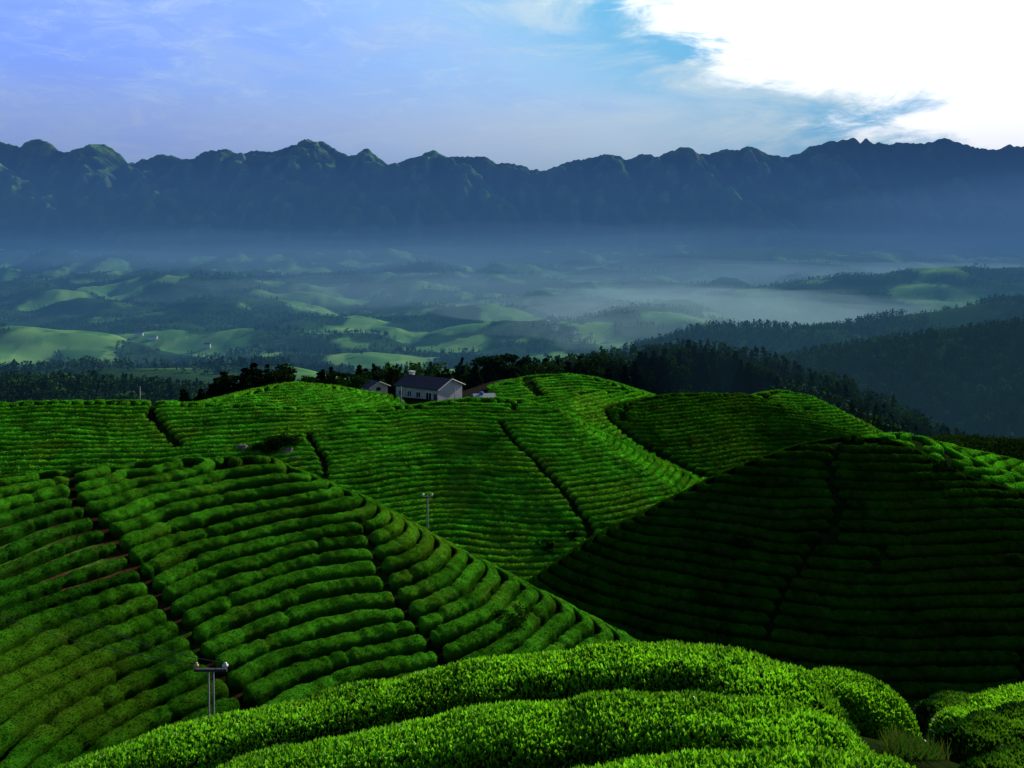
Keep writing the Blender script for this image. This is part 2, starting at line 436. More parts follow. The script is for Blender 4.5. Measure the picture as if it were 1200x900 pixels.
# nothing may rise over the crest line
cap = zs * MY / YC - 6
MZ = np.where(MY < YC - 30, np.minimum(MZ, cap), MZ)
MZ = np.where(MY > YC, zs - (MY - YC) * .45, MZ)
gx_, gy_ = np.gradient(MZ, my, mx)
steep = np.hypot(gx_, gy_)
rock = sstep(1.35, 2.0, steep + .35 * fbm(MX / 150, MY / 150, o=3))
mc = np.array((.042, .095, .018)) * (1 - rock[..., None]) + np.array((.05, .06, .045)) * rock[..., None]
mc = mc * (1 + .4 * fbm(MX / 90, MY / 90, o=3)[..., None])
def _blur(A, n):
    for ax in (0, 1):
        c = np.cumsum(np.pad(A, [(n + 1, n) if k == ax else (0, 0) for k in (0, 1)], mode='edge'), axis=ax)
        A = (np.take(c, range(2 * n + 1, c.shape[ax]), axis=ax) - np.take(c, range(0, c.shape[ax] - 2 * n - 1), axis=ax)) / (2 * n + 1)
    return A


curv = MZ - _blur(MZ, 7)                                        # lit ridges and shaded gullies painted into the slope colour by curvature
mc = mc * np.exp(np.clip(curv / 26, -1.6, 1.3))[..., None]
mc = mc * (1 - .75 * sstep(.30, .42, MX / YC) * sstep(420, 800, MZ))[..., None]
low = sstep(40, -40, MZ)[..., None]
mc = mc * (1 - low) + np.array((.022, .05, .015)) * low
ii = np.arange(MX.size).reshape(MX.shape)
mf = np.stack([ii[:-1, :-1], ii[:-1, 1:], ii[1:, 1:], ii[1:, :-1]], -1).reshape(-1, 4)
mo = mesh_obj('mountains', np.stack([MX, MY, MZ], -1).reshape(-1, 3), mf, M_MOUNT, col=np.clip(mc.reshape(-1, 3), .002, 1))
tag(mo, kind='structure')

# ------------------------------------------------------------------ tea hedges
def smooth_line(p, n):
    for _ in range(n):
        q = p.copy(); q[1:-1] = .25 * p[:-2] + .5 * p[1:-1] + .25 * p[2:]; p = q
    return p


def resample(p, step):
    d = np.r_[0, np.cumsum(np.linalg.norm(np.diff(p, axis=0), axis=1))]
    if d[-1] < 1e-6: return p
    n = max(3, int(d[-1] / step) + 1)
    s = np.linspace(0, d[-1], n)
    return np.stack([np.interp(s, d, p[:, k]) for k in range(p.shape[1])], 1)


def contour_chains(xs, ys, A, level):
    """marching squares, linked into polylines"""
    B = A - level; B = np.where(B == 0, 1e-9, B)
    s = B > 0
    segs = []
    c = s[:-1, :-1].astype(int) + 2 * s[:-1, 1:] + 4 * s[1:, 1:] + 8 * s[1:, :-1]
    E = {1: [(3, 0)], 2: [(0, 1)], 3: [(3, 1)], 4: [(1, 2)], 5: [(3, 2), (0, 1)], 6: [(0, 2)], 7: [(3, 2)], 8: [(2, 3)], 9: [(2, 0)], 10: [(0, 3), (1, 2)], 11: [(2, 1)], 12: [(1, 3)], 13: [(1, 0)], 14: [(0, 3)]}
    pts = {}; adj = {}
    def ep(j, i, e):
        if e == 0: k = ('h', j, i)
        elif e == 2: k = ('h', j + 1, i)
        elif e == 3: k = ('v', j, i)
        else: k = ('v', j, i + 1)
        if k not in pts:
            if k[0] == 'h':
                a, b = B[k[1], k[2]], B[k[1], k[2] + 1]; t = a / (a - b)
                pts[k] = (xs[k[2]] + t * (xs[k[2] + 1] - xs[k[2]]), ys[k[1]])
            else:
                a, b = B[k[1], k[2]], B[k[1] + 1, k[2]]; t = a / (a - b)
                pts[k] = (xs[k[2]], ys[k[1]] + t * (ys[k[1] + 1] - ys[k[1]]))
        return k
    for j, i in zip(*np.nonzero((c > 0) & (c < 15))):
        for e0, e1 in E[int(c[j, i])]:
            a, b = ep(j, i, e0), ep(j, i, e1)
            adj.setdefault(a, []).append(b); adj.setdefault(b, []).append(a)
    seen = set(); out = []
    for start in sorted(adj, key=lambda k: len(adj[k])):
        if start in seen: continue
        ch = [start]; seen.add(start); cur = start
        while True:
            nx = [n for n in adj[cur] if n not in seen]
            if not nx: break
            cur = nx[0]; seen.add(cur); ch.append(cur)
        if len(ch) > 3: out.append(np.array([pts[k] for k in ch]))
    return out


def surface_noise(p, f, amp):
    return amp * fbm(p[..., 0] * f, p[..., 1] * f, p[..., 2] * f, o=3)


def hedge_shell(pl, w, hgt, ncr, seed, rough=.06, top=None, sink=.2, pinch=()):
    """rings of a clipped hedge along the plan polyline pl; top: heights of the crown line, or None to follow the ground"""
    n = len(pl); t = np.gradient(pl[:, :2], axis=0); t /= np.linalg.norm(t, axis=1)[:, None] + 1e-9
    nr = np.stack([-t[:, 1], t[:, 0]], 1)
    s = np.r_[0, np.cumsum(np.linalg.norm(np.diff(pl[:, :2], axis=0), axis=1))]
    e = np.minimum(s, s[-1] - s); r = min(.55 * w, s[-1] * .45) + 1e-6
    cap = np.sqrt(np.clip(1 - (1 - np.minimum(e, r) / r) ** 2, .01, 1))
    W = w * (1 + (.08 if top is None else .05) * vn(s * .55, 0 * s + seed)) * cap; H = hgt * (1 + (.10 if top is None else .03) * vn(s * .45 + 40, 0 * s + seed)) * (.45 + .55 * cap)
    for c_ in pinch:
        q = 1 - .22 * np.exp(-((s - c_) / (.2 * w)) ** 2); W = W * q; H = H * (.4 + .6 * q)
    off = .10 * w * vn(s * .3 + 9, 0 * s + seed)
    th = np.linspace(-.12, math.pi + .12, ncr)
    ox = np.sign(np.cos(th)) * np.abs(np.cos(th)) ** (.5 if top is None else .62) * .5
    oz = np.where(np.sin(th) > 0, np.abs(np.sin(th)) ** (.42 if top is None else .6), 0)
    X = pl[:, None, :2] + nr[:, None, :] * (ox[None, :, None] * W[:, None, None] + off[:, None, None])
    if top is None:
        base = Z(X[..., 0].ravel(), X[..., 1].ravel()).reshape(X.shape[:2])
    else:
        base = (top - hgt)[:, None] + 0 * X[..., 0]
    z = base + oz[None, :] * H[:, None] - np.where(np.sin(th) > 0, 0, sink)[None, :]
    V = np.concatenate([X, z[..., None]], -1)
    nrm = np.concatenate([nr[:, None, :] * np.cos(th)[None, :, None], np.broadcast_to(np.sin(th)[None, :, None], (n, ncr, 1))], -1)
    amt = (surface_noise(V, 1.1 / w, rough * (1.1 if top is None else .35)) + surface_noise(V + 31, 3.4 / w, rough * .7)) * (np.sin(th) > .05)[None, :]
    V = V + nrm * amt[..., None]
    return V, nrm


def shell_faces(n, m):
    ii = np.arange(n * m).reshape(n, m)
    return np.stack([ii[:-1, :-1], ii[1:, :-1], ii[1:, 1:], ii[:-1, 1:]], -1).reshape(-1, 4)


def sprinkle(V, nrm, count, length, width, up=.3, jit=.8, zmin=.1, lift=-.02):
    """leaf-sized diamonds over a shell"""
    n, m = V.shape[:2]
    A_ = np.linalg.norm(np.cross(V[1:, 1:-2] - V[:-1, 1:-2], V[:-1, 2:-1] - V[:-1, 1:-2]), axis=-1).ravel() + 1e-9
    pick = np.searchsorted(np.cumsum(A_) / A_.sum(), rng.random(count)); pick = np.minimum(pick, A_.size - 1)
    a = pick // (m - 3); b = pick % (m - 3) + 1; fa, fb = rng.random(count)[:, None], rng.random(count)[:, None]
    p = (V[a, b] * (1 - fa) + V[a + 1, b] * fa) * (1 - fb) + (V[a, b + 1] * (1 - fa) + V[a + 1, b + 1] * fa) * fb
    nn = nrm[a, b]
    d = nn + rng.normal(0, jit, (count, 3)) + np.array((0, 0, up)); d /= np.linalg.norm(d, axis=1)[:, None]
    sd = np.cross(d, rng.normal(0, 1, (count, 3))); sd /= np.linalg.norm(sd, axis=1)[:, None] + 1e-9
    L = length * (.65 + .7 * rng.random(count))[:, None]; Wd = width * (.7 + .6 * rng.random(count))[:, None]
    fold = np.cross(sd, d) * (.25 * Wd)
    p = p + nn * lift
    v = np.stack([p, p + d * L * .5 + sd * Wd + fold, p + d * L, p + d * L * .5 - sd * Wd + fold], 1)
    return v.reshape(-1, 3), np.arange(count * 4).reshape(-1, 4), p, b


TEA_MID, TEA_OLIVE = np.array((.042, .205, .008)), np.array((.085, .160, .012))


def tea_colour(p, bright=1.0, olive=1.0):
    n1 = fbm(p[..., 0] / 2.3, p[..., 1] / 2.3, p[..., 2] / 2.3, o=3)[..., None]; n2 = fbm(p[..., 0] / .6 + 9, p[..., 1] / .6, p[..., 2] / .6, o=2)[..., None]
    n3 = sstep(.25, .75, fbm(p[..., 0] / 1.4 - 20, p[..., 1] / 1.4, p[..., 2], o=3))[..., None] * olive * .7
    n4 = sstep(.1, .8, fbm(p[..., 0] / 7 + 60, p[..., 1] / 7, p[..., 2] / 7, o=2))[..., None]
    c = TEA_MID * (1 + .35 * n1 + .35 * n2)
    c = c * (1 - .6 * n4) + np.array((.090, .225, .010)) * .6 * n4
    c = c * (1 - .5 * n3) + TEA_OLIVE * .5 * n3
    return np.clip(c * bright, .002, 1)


ORD = ['top', 'second', 'third', 'fourth', 'fifth', 'sixth', 'seventh', 'eighth', 'ninth', 'tenth', 'eleventh', 'twelfth', 'thirteenth', 'fourteenth', 'fifteenth', 'sixteenth', 'seventeenth', 'eighteenth', 'nineteenth', 'twentieth',
       'twenty-first', 'twenty-second', 'twenty-third', 'twenty-fourth', 'twenty-fifth', 'twenty-sixth', 'twenty-seventh', 'twenty-eighth', 'twenty-ninth', 'thirtieth', 'thirty-first', 'thirty-second', 'thirty-third', 'thirty-fourth', 'thirty-fifth', 'thirty-sixth', 'thirty-seventh', 'thirty-eighth', 'thirty-ninth', 'fortieth']
ORD += ['forty-' + o_ for o_ in ('first', 'second', 'third', 'fourth', 'fifth', 'sixth', 'seventh', 'eighth', 'ninth')]
ROWHILLS = {  # bright: sunlit hills raised, shaded ones lowered in the tea colour itself
    # cuts: plan lines from photo pixels, gap width, range-limited;  regions: words for the pieces between the cuts
    'left': dict(text='near left hill', cuts=[([(52, 556), (85, 590), (125, 630), (165, 680), (212, 740), (235, 775), (300, 850), (330, 900)], .12), ([(425, 618), (436, 650), (452, 690), (490, 745), (530, 790)], .1)],
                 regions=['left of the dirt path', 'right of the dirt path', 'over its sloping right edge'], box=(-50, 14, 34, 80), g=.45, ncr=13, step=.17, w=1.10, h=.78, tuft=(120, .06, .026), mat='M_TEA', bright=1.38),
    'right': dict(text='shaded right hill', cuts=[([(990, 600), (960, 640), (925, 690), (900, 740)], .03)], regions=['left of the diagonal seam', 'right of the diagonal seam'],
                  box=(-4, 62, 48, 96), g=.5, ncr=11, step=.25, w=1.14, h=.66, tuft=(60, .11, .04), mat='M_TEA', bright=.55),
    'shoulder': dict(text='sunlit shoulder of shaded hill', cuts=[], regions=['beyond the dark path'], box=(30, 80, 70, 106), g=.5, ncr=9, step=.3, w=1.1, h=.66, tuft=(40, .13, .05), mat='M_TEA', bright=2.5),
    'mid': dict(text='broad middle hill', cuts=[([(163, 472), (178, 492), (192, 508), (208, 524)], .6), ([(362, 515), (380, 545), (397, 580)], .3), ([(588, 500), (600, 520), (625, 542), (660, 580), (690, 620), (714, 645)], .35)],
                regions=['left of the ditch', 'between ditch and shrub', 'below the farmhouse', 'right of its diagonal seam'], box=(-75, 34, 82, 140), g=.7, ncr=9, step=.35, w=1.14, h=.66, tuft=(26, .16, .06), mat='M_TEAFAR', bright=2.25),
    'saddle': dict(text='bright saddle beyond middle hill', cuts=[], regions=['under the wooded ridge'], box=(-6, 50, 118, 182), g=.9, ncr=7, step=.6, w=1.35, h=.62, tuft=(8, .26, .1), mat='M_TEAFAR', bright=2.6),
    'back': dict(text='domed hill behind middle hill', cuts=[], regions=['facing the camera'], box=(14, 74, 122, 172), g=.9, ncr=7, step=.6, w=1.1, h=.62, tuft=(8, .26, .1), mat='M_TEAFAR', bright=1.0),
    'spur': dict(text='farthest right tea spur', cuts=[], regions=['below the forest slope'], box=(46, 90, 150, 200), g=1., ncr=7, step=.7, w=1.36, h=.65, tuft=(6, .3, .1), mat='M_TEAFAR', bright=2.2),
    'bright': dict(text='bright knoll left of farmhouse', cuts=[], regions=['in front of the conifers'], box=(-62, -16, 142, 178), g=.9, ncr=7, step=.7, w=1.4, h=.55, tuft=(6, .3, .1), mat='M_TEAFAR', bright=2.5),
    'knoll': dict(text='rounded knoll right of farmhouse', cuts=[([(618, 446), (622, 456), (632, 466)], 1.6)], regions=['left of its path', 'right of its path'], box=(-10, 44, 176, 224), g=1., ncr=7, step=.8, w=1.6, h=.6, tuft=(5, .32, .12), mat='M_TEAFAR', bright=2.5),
}
MATS = dict(M_TEA=M_TEA, M_TEAFAR=M_TEAFAR)
names = list(HILLS)
pieces = []
for hn, R in ROWHILLS.items():
    H = HILLS[hn]; xa, xb, ya, yb = R['box']
    xs = np.arange(xa, xb + R['g'], R['g']); ys = np.arange(ya, yb + R['g'], R['g'])
    XX, YY = np.meshgrid(xs, ys)
    own = cones(H, XX, YY, .25, a=.5)
    own = own + .10 * fbm(XX / 5.5, YY / 5.5, o=2) + .10 * fbm(XX / 16 + 4, YY / 16, o=2)
    cuts = []
    for cp, gap in R['cuts']:
        q = np.array([hit(*c_) for c_ in cp]); q = q[np.argsort(q[:, 1])]; cuts.append((q, gap))
    dz = H['row'] * H['s']; zt = H['q'][:, 2].max() - .25
    others = [n for n in names if n != hn]
    nl = int((zt - (own.min())) / dz) + 1
    for li in range(min(nl, 70)):
        lev = zt - dz * (li + .15)
        for ch in contour_chains(xs, ys, own, lev):
            ch = resample(smooth_line(ch, 3), R['step'])
            if len(ch) < 6: continue
            cx, cy = ch[:, 0], ch[:, 1]
            mine = cones(H, cx, cy, .25); oth = np.full(cx.shape, -1e9)
            for n in others: oth = np.maximum(oth, cones(HILLS[n], cx, cy, .25))
            ok = mine > oth + .12
            if hn == 'shoulder' or hn == 'right': ok &= mine > oth + .3
            u = 600 + F * cx / cy
            ok &= (u > -90) & (u < 1290) & visible(cx, cy, .7, .006)
            # thin the back of the hill, where the slope is steeper than the row spacing allows
            e_ = .4; gr = np.hypot(Z(cx + e_, cy) - Z(cx - e_, cy), Z(cx, cy + e_) - Z(cx, cy - e_)) / (2 * e_)
            if li % 2: ok &= ~((gr > H['s'] * 1.6) & (cy > np.interp(cx, H['q'][:, 0], H['q'][:, 1]) + 1.5)) if hn in ('left', 'mid') else gr < H['s'] * 1.7
            k_ = max(2, int(1.0 / R['step']))                       # close short holes
            pad = np.pad(ok.astype(int), k_); dil = np.array([pad[j:j + 2 * k_ + 1].max() for j in range(len(ok))]); pad = np.pad(dil, k_, constant_values=1)
            ok = np.array([pad[j:j + 2 * k_ + 1].min() for j in range(len(ok))]) > 0
            reg = np.zeros(len(cx), int)
            for q, gap in cuts:
                inr = (cy > q[0, 1] - .5) & (cy < q[-1, 1] + .5)
                xc = np.interp(cy, q[:, 1], q[:, 0]); sl = np.gradient(xc, cy + 1e-9 * np.arange(len(cy)))
                sl = np.clip(np.nan_to_num((np.interp(cy + .5, q[:, 1], q[:, 0]) - np.interp(cy - .5, q[:, 1], q[:, 0]))), -4, 4)
                ok &= ~(inr & (np.abs(cx - xc) / np.sqrt(1 + sl * sl) < gap * .5))
                sd_ = (cx > xc).astype(int)
                if inr.any():
                    iv = np.nonzero(inr)[0]; sd_ = sd_[iv[np.argmin(np.abs(np.arange(len(cx))[:, None] - iv[None, :]), 1)]]
                else: sd_[:] = int(cx.mean() > xc.mean())
                reg += sd_
            # split into runs
            key = np.where(ok, reg, -1)
            st = 0
            for i in range(1, len(key) + 1):
                if i == len(key) or key[i] != key[st]:
                    if key[st] >= 0 and (i - st) * R['step'] > 1.3:
                        pieces.append([hn, li, int(key[st]), ch[st:i]])
                    st = i
# how large each piece shows in the photograph
for p in pieces:
    ln = len(p[3]) * ROWHILLS[p[0]]['step']; ym = p[3][:, 1].mean(); p.append(ln * ROWHILLS[p[0]]['w'] / ym ** 2)
order = sorted(range(len(pieces)), key=lambda i: -pieces[i][4])
MAXROWS = 285
keep = set(order[:MAXROWS])
pieces.sort(key=lambda p: 0)


def hedge_geom(hn, pl, seed):
    R = ROWHILLS[hn]; ln = len(pl) * R['step']
    r2 = random.Random(seed)
    pin = [r2.uniform(0, ln) for _ in range(int(ln / 9 + r2.random()))]
    ym = pl[:, 1].mean(); xm = pl[:, 0].mean(); vm = VH - F * float(Z(np.array([xm]), np.array([ym]))[0]) / ym; um = 600 + F * xm / ym
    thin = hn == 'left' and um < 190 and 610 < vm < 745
    V, nrm = hedge_shell(pl, HILLS[hn]['row'] * (.50 if thin else .75 if hn == 'left' else .79), HILLS[hn]['row'] * .5 * (.85 if thin else 1), R['ncr'], seed * .37, rough=.05 * HILLS[hn]['row'], pinch=pin)
    n, m = V.shape[:2]
    side = np.clip(np.abs(np.linspace(-1, 1, m)), 0, 1) ** 1.6  # shade on the hedge flanks and row gaps, painted into the colour
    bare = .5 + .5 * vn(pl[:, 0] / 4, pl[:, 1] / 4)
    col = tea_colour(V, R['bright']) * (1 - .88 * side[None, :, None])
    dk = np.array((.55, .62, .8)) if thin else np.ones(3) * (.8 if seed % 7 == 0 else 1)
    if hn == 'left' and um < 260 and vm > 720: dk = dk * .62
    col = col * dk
    per, L, Wd = R['tuft']
    cnt = int(ln * 1.9 * per)
    tv, tf, tp, tb = sprinkle(V, nrm, cnt, L, Wd, up=.35, jit=.4)
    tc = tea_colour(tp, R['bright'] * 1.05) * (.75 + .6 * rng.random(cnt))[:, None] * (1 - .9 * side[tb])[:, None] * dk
    verts = np.concatenate([V.reshape(-1, 3), tv]); faces = np.concatenate([shell_faces(n, m), tf + n * m])
    cols = np.concatenate([col.reshape(-1, 3), np.repeat(tc, 4, 0)])
    return verts, faces, cols


used_labels = {}
rest = []
for i, (hn, li, rg, pl, size) in enumerate(pieces):
    geo = hedge_geom(hn, pl, i)
    if i not in keep:
        rest.append(geo); continue
    R = ROWHILLS[hn]
    o = mesh_obj('tea_hedge', geo[0], geo[1], MATS[R['mat']], col=geo[2])
    base = f"tea hedge, {ORD[min(li, len(ORD) - 1)]} row down {R['text']}"
    if len(R['regions']) > 1: base += ', ' + R['regions'][min(rg, len(R['regions']) - 1)]
    used_labels.setdefault(base, []).append((o, pl))
    tag(o, base, 'tea hedge', 'rows of clipped tea hedges on the hills')
for base, lst in used_labels.items():
    if len(lst) > 1:
        lst.sort(key=lambda q: (q[1][:, 0] / q[1][:, 1]).mean())
        w_ = ['first piece', 'second piece', 'third piece', 'fourth piece', 'fifth piece', 'sixth piece', 'seventh piece', 'eighth piece', 'ninth piece', 'last piece']
        for k, (o, pl) in enumerate(lst): o['label'] = base.replace('tea hedge', w_[min(k, 9)] + ' of tea hedge') if len(base.split()) < 13 else base.replace('tea hedge', w_[min(k, 9)])
if rest:
    n0 = 0; vv, ff, cc = [], [], []
    for v_, f_, c_ in rest: vv.append(v_); ff.append(f_ + n0); cc.append(c_); n0 += len(v_)
    o = mesh_obj('distant_tea_hedges', np.concatenate(vv), np.concatenate(ff), M_TEAFAR, col=np.concatenate(cc))
    tag(o, kind='stuff')
print('ROW PIECES', len(pieces), 'rest', len(rest))

# ------------------------------------------------------------------ the hedges right in front, leaf by leaf
FORE = [
    ('long leafy tea hedge in front, highest of the sunlit rows', [(-40, 925, 5.6), (60, 892, 5.6), (150, 862, 5.65), (250, 840, 5.7), (350, 818, 5.7), (450, 799, 5.7), (550, 781, 5.65), (640, 766, 5.6), (720, 756, 5.55), (800, 747, 5.45), (850, 748, 5.3), (900, 760, 5.0), (945, 785, 4.75), (985, 820, 4.5)], .98, 1.0, 30000),
    ('leafy sunlit tea hedge in front, second row from the bottom edge', [(150, 930, 4.65), (280, 890, 4.7), (400, 862, 4.7), (500, 842, 4.65), (600, 825, 4.6), (700, 812, 4.5), (800, 803, 4.4), (880, 803, 4.25), (950, 815, 4.05), (1010, 850, 3.85), (1050, 890, 3.7)], .9, 1.0, 28000),
    ('bright leafy tea hedge cut off by the bottom edge of the picture', [(520, 930, 3.6), (620, 897, 3.65), (720, 880, 3.65), (800, 873, 3.6), (880, 869, 3.55), (960, 870, 3.45), (1040, 880, 3.35), (1110, 895, 3.2), (1180, 930, 3.05)], .75, 1.0, 20000),
    ('rounded sunlit tea hedge end beside the grassy gap', [(900, 762, 6.15), (950, 768, 6.0), (1000, 773, 5.85), (1045, 781, 5.7), (1080, 797, 5.55)], .85, .95, 12000),
    ('dark tea hedge at right, upper one of three beside the gap', [(1112, 832, 6.3), (1140, 812, 6.6), (1170, 799, 6.9), (1210, 789, 7.2), (1260, 785, 7.4), (1330, 795, 7.5)], .62, .8, 9000),
    ('dark tea hedge at right, middle one of three beside the gap', [(1118, 852, 5.2), (1145, 833, 5.4), (1180, 818, 5.6), (1230, 808, 5.8), (1300, 812, 6.0)], .55, .8, 9000),
    ('dark tea hedge at right, lowest of three beside the gap', [(1122, 882, 4.2), (1150, 861, 4.35), (1190, 848, 4.5), (1250, 842, 4.6), (1310, 850, 4.7)], .5, .8, 8000),
    ('small low tea hedge in the dip behind the grassy gap', [(1095, 803, 9.4), (1120, 799, 9.5), (1150, 806, 9.6), (1180, 815, 9.8)], .8, .7, 3500),
    ('low clipped tea hedge in the dip, nearer than its neighbour', [(1085, 818, 8.0), (1110, 810, 8.1), (1135, 808, 8.3), (1165, 812, 8.5)], .7, .7, 3500),
    ('tea hedge peeping in at the bottom right corner', [(1165, 905, 3.6), (1200, 888, 3.7), (1240, 880, 3.8), (1290, 885, 3.9)], .5, .8, 4000),
]
for k, (lab, pts, w, hgt, cnt) in enumerate(FORE):
    q = np.array([P(*a) for a in pts]); q[:, 2] -= .13 if k != 2 else .08
    q = resample(smooth_line(resample(q, .25), 4), .05)
    V, nrm = hedge_shell(q, w, hgt, 25, 50 + k * 3.1, rough=.035, top=q[:, 2], sink=.5)
    n, m = V.shape[:2]
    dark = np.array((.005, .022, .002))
    lv, lf, lp, lb = sprinkle(V, nrm, int(cnt * 3.2), .038, .0100, up=.45, jit=.62, lift=-.012)
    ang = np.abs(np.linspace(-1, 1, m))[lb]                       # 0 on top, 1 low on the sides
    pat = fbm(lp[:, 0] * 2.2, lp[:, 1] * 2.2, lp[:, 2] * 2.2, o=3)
    young_lit = np.clip((1.05 - ang * 1.9) + .3 * pat + rng.normal(0, .25, len(lp)), 0, 1)[:, None]  # young shoots, with lit tops and shaded flanks painted into the leaf colour
    lc = np.array((.007, .065, .004)) * (1 - young_lit) + np.array((.175, .55, .020)) * young_lit
    if k >= 5: young_lit = np.clip((.8 - ang * 2.8) + .3 * pat, 0, 1)[:, None]; lc = np.array((.004, .035, .003)) * (1 - young_lit) + np.array((.075, .25, .012)) * young_lit  # right-hand hedges: narrow lit top, shaded flanks painted darker still
    lc *= (.7 + .6 * rng.random(len(lp)))[:, None]
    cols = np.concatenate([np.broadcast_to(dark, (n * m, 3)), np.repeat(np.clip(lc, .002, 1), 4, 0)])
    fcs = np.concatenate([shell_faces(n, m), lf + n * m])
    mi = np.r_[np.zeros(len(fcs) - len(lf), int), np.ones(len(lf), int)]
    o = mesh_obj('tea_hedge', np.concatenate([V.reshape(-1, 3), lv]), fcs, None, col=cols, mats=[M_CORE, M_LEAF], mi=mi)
    tag(o, lab, 'tea hedge', 'leafy tea hedges in front of the camera')

# dry grass in the gap at the right
gp = []
for _ in range(7000):
    u, v = random.uniform(1040, 1150), random.uniform(822, 892)
    gp.append(hit(u, v))
gp = np.array(gp); n = len(gp)
d = rng.normal(0, .45, (n, 3)); d[:, 2] = 1; d /= np.linalg.norm(d, axis=1)[:, None]
sd = np.cross(d, rng.normal(0, 1, (n, 3))); sd /= np.linalg.norm(sd, axis=1)[:, None]
L = (.05 + .09 * rng.random(n))[:, None]
gv = np.stack([gp - sd * .003, gp + sd * .003, gp + d * L * .6 + sd * .003, gp + d * L], 1).reshape(-1, 3)
gcx = np.where(rng.random((n, 1)) < .06, np.array((.085, .075, .02)), np.array((.022, .075, .010)))
o = mesh_obj('grass', gv, np.arange(n * 4).reshape(-1, 4), M_LEAF, col=np.repeat(gcx, 4, 0)); tag(o, kind='stuff')

# ------------------------------------------------------------------ trees
def leaf_quads(cen, size, jitter=None, up=0.0):
    n = len(cen)
    d = rng.normal(0, 1, (n, 3)); d[:, 2] += up; d /= np.linalg.norm(d, axis=1)[:, None]
    s = np.cross(d, rng.normal(0, 1, (n, 3))); s /= np.linalg.norm(s, axis=1)[:, None]
    sz = np.asarray(size).reshape(-1, 1) * (.6 + .8 * rng.random((n, 1)))
    return np.stack([cen - d * sz, cen + s * sz * .6, cen + d * sz, cen - s * sz * .6], 1).reshape(-1, 3)


def conifer_pts(n, droop=.25, slim=.23):
    """points of a conifer crown of unit height: tiers of branches with gaps between"""
    tiers = 13; t = (rng.integers(0, tiers, n * 2) + .25 * rng.random(n * 2)) / tiers
    keep = rng.random(len(t)) < (1 - t) * .9 + .12; t = t[keep][:n]
    while len(t) < n: t = np.r_[t, t[:n - len(t)]]
    a = rng.integers(0, 7, n) * (2 * math.pi / 7) + t * 40 + rng.normal(0, .25, n)
    r = (slim * (1 - t) ** .8 + .012) * np.sqrt(rng.random(n)) * (1 + .25 * np.sin(a * 2 + t * 9))
    z = .1 + .9 * t - droop * r + .01 * rng.normal(0, 1, n)
    return np.stack([r * np.cos(a), r * np.sin(a), z], 1), t, r


def broad_pts(n, lobes=9, flat=.8):
    c = rng.normal(0, 1, (lobes, 3)); c /= np.linalg.norm(c, axis=1)[:, None]; c *= .26 * rng.random((lobes, 1)) ** .5; c[:, 2] = .62 + c[:, 2] * 1.0
    k = rng.integers(0, lobes, n); q = rng.normal(0, 1, (n, 3)); q /= np.linalg.norm(q, axis=1)[:, None]
    p = c[k] + q * (.10 + .09 * rng.random((n, 1))) * np.array((1, 1, flat))
    return p


def trunk_mesh(h, r):
    m = MB(); m.tube([(0, 0, -.4 / h), (0.004, 0, .3), (-.006, .004, .65), (0, 0, .93)], [r, r * .8, r * .5, r * .12], 7)
    for k in range(6):
        a = k * 2.4; z = .3 + k * .09
        m.tube([(0, 0, z), (.09 * math.cos(a), .09 * math.sin(a), z + .05)], [r * .3, r * .1], 5)
    return m


def make_tree(kind, name, n):
    root = empty(name, (0, 0, 0))
    tr = trunk_mesh(8, .016).build('trunk', M_BARK, root, True)
    if kind == 'conifer':
        p, t, r = conifer_pts(n); sz = .034 + .020 * (1 - t); col = np.array((.010, .028, .010)) * (.7 + .8 * r[:, None] / .2)
    elif kind == 'slim':
        p, t, r = conifer_pts(n, slim=.13); sz = .030 + .016 * (1 - t); col = np.array((.011, .032, .011)) * (.7 + .8 * r[:, None] / .13)
    elif kind == 'pine':
        p = np.concatenate([broad_pts(n // 2, 7, .35) + (0, 0, .12), broad_pts(n - n // 2, 6, .6) - (0, 0, .22)]); sz = np.full(n, .034); col = np.array((.014, .040, .012)) * (.6 + .8 * rng.random((n, 1)))
    else:
        p = broad_pts(n); sz = np.full(n, .030); col = np.array((.020, .065, .012)) * (.6 + .8 * rng.random((n, 1)))
    v = leaf_quads(p, sz)
    mesh_obj('crown', v, np.arange(len(v)).reshape(-1, 4), M_CROWN, root, col=np.repeat(np.clip(col * (.7 + .6 * rng.random((n, 1))), .002, 1), 4, 0), smooth=False)
    return root


def copy_tree(o):
    c = o.copy(); C.objects.link(c)
    for ch in o.children:
        d = ch.copy(); C.objects.link(d); d.parent = c
    return c


PROTO = {}
def plant(kind, name, x, y, h, label, group, wide=1.0):
    key = (kind, name, random.randint(0, 2))
    if key not in PROTO:
        o = PROTO[key] = make_tree(kind, name, 1500)
    else:
        o = copy_tree(PROTO[key])
    z = float(Z(np.array([x]), np.array([y]))[0])
    o.location = (x, y, z); o.scale = (h * wide, h * wide, h); o.rotation_euler = (0, 0, random.uniform(0, 6.28))
    return tag(o, label, 'tree', group)


def row_of_trees(spec, n, kinds, name, label, group, dy=(0, 14), hs=(.85, 1.15)):
    """trees standing under a treetop line: spec = (u, v_of_top, distance)"""
    us = [s[0] for s in spec]
    for k in range(n):
        u = us[0] + (us[-1] - us[0]) * (k + random.uniform(.1, .9)) / n
        v = np.interp(u, us, [s[1] for s in spec]); y = np.interp(u, us, [s[2] for s in spec]) + random.uniform(*dy)
        p = P(u, v, y); z = float(Z(np.array([p[0]]), np.array([y]))[0])
        h = max(2.2, (p[2] - z)) * random.uniform(*hs)
        plant(random.choice(kinds), name, p[0], y, min(h, 17), label, group, random.uniform(.9, 1.3))


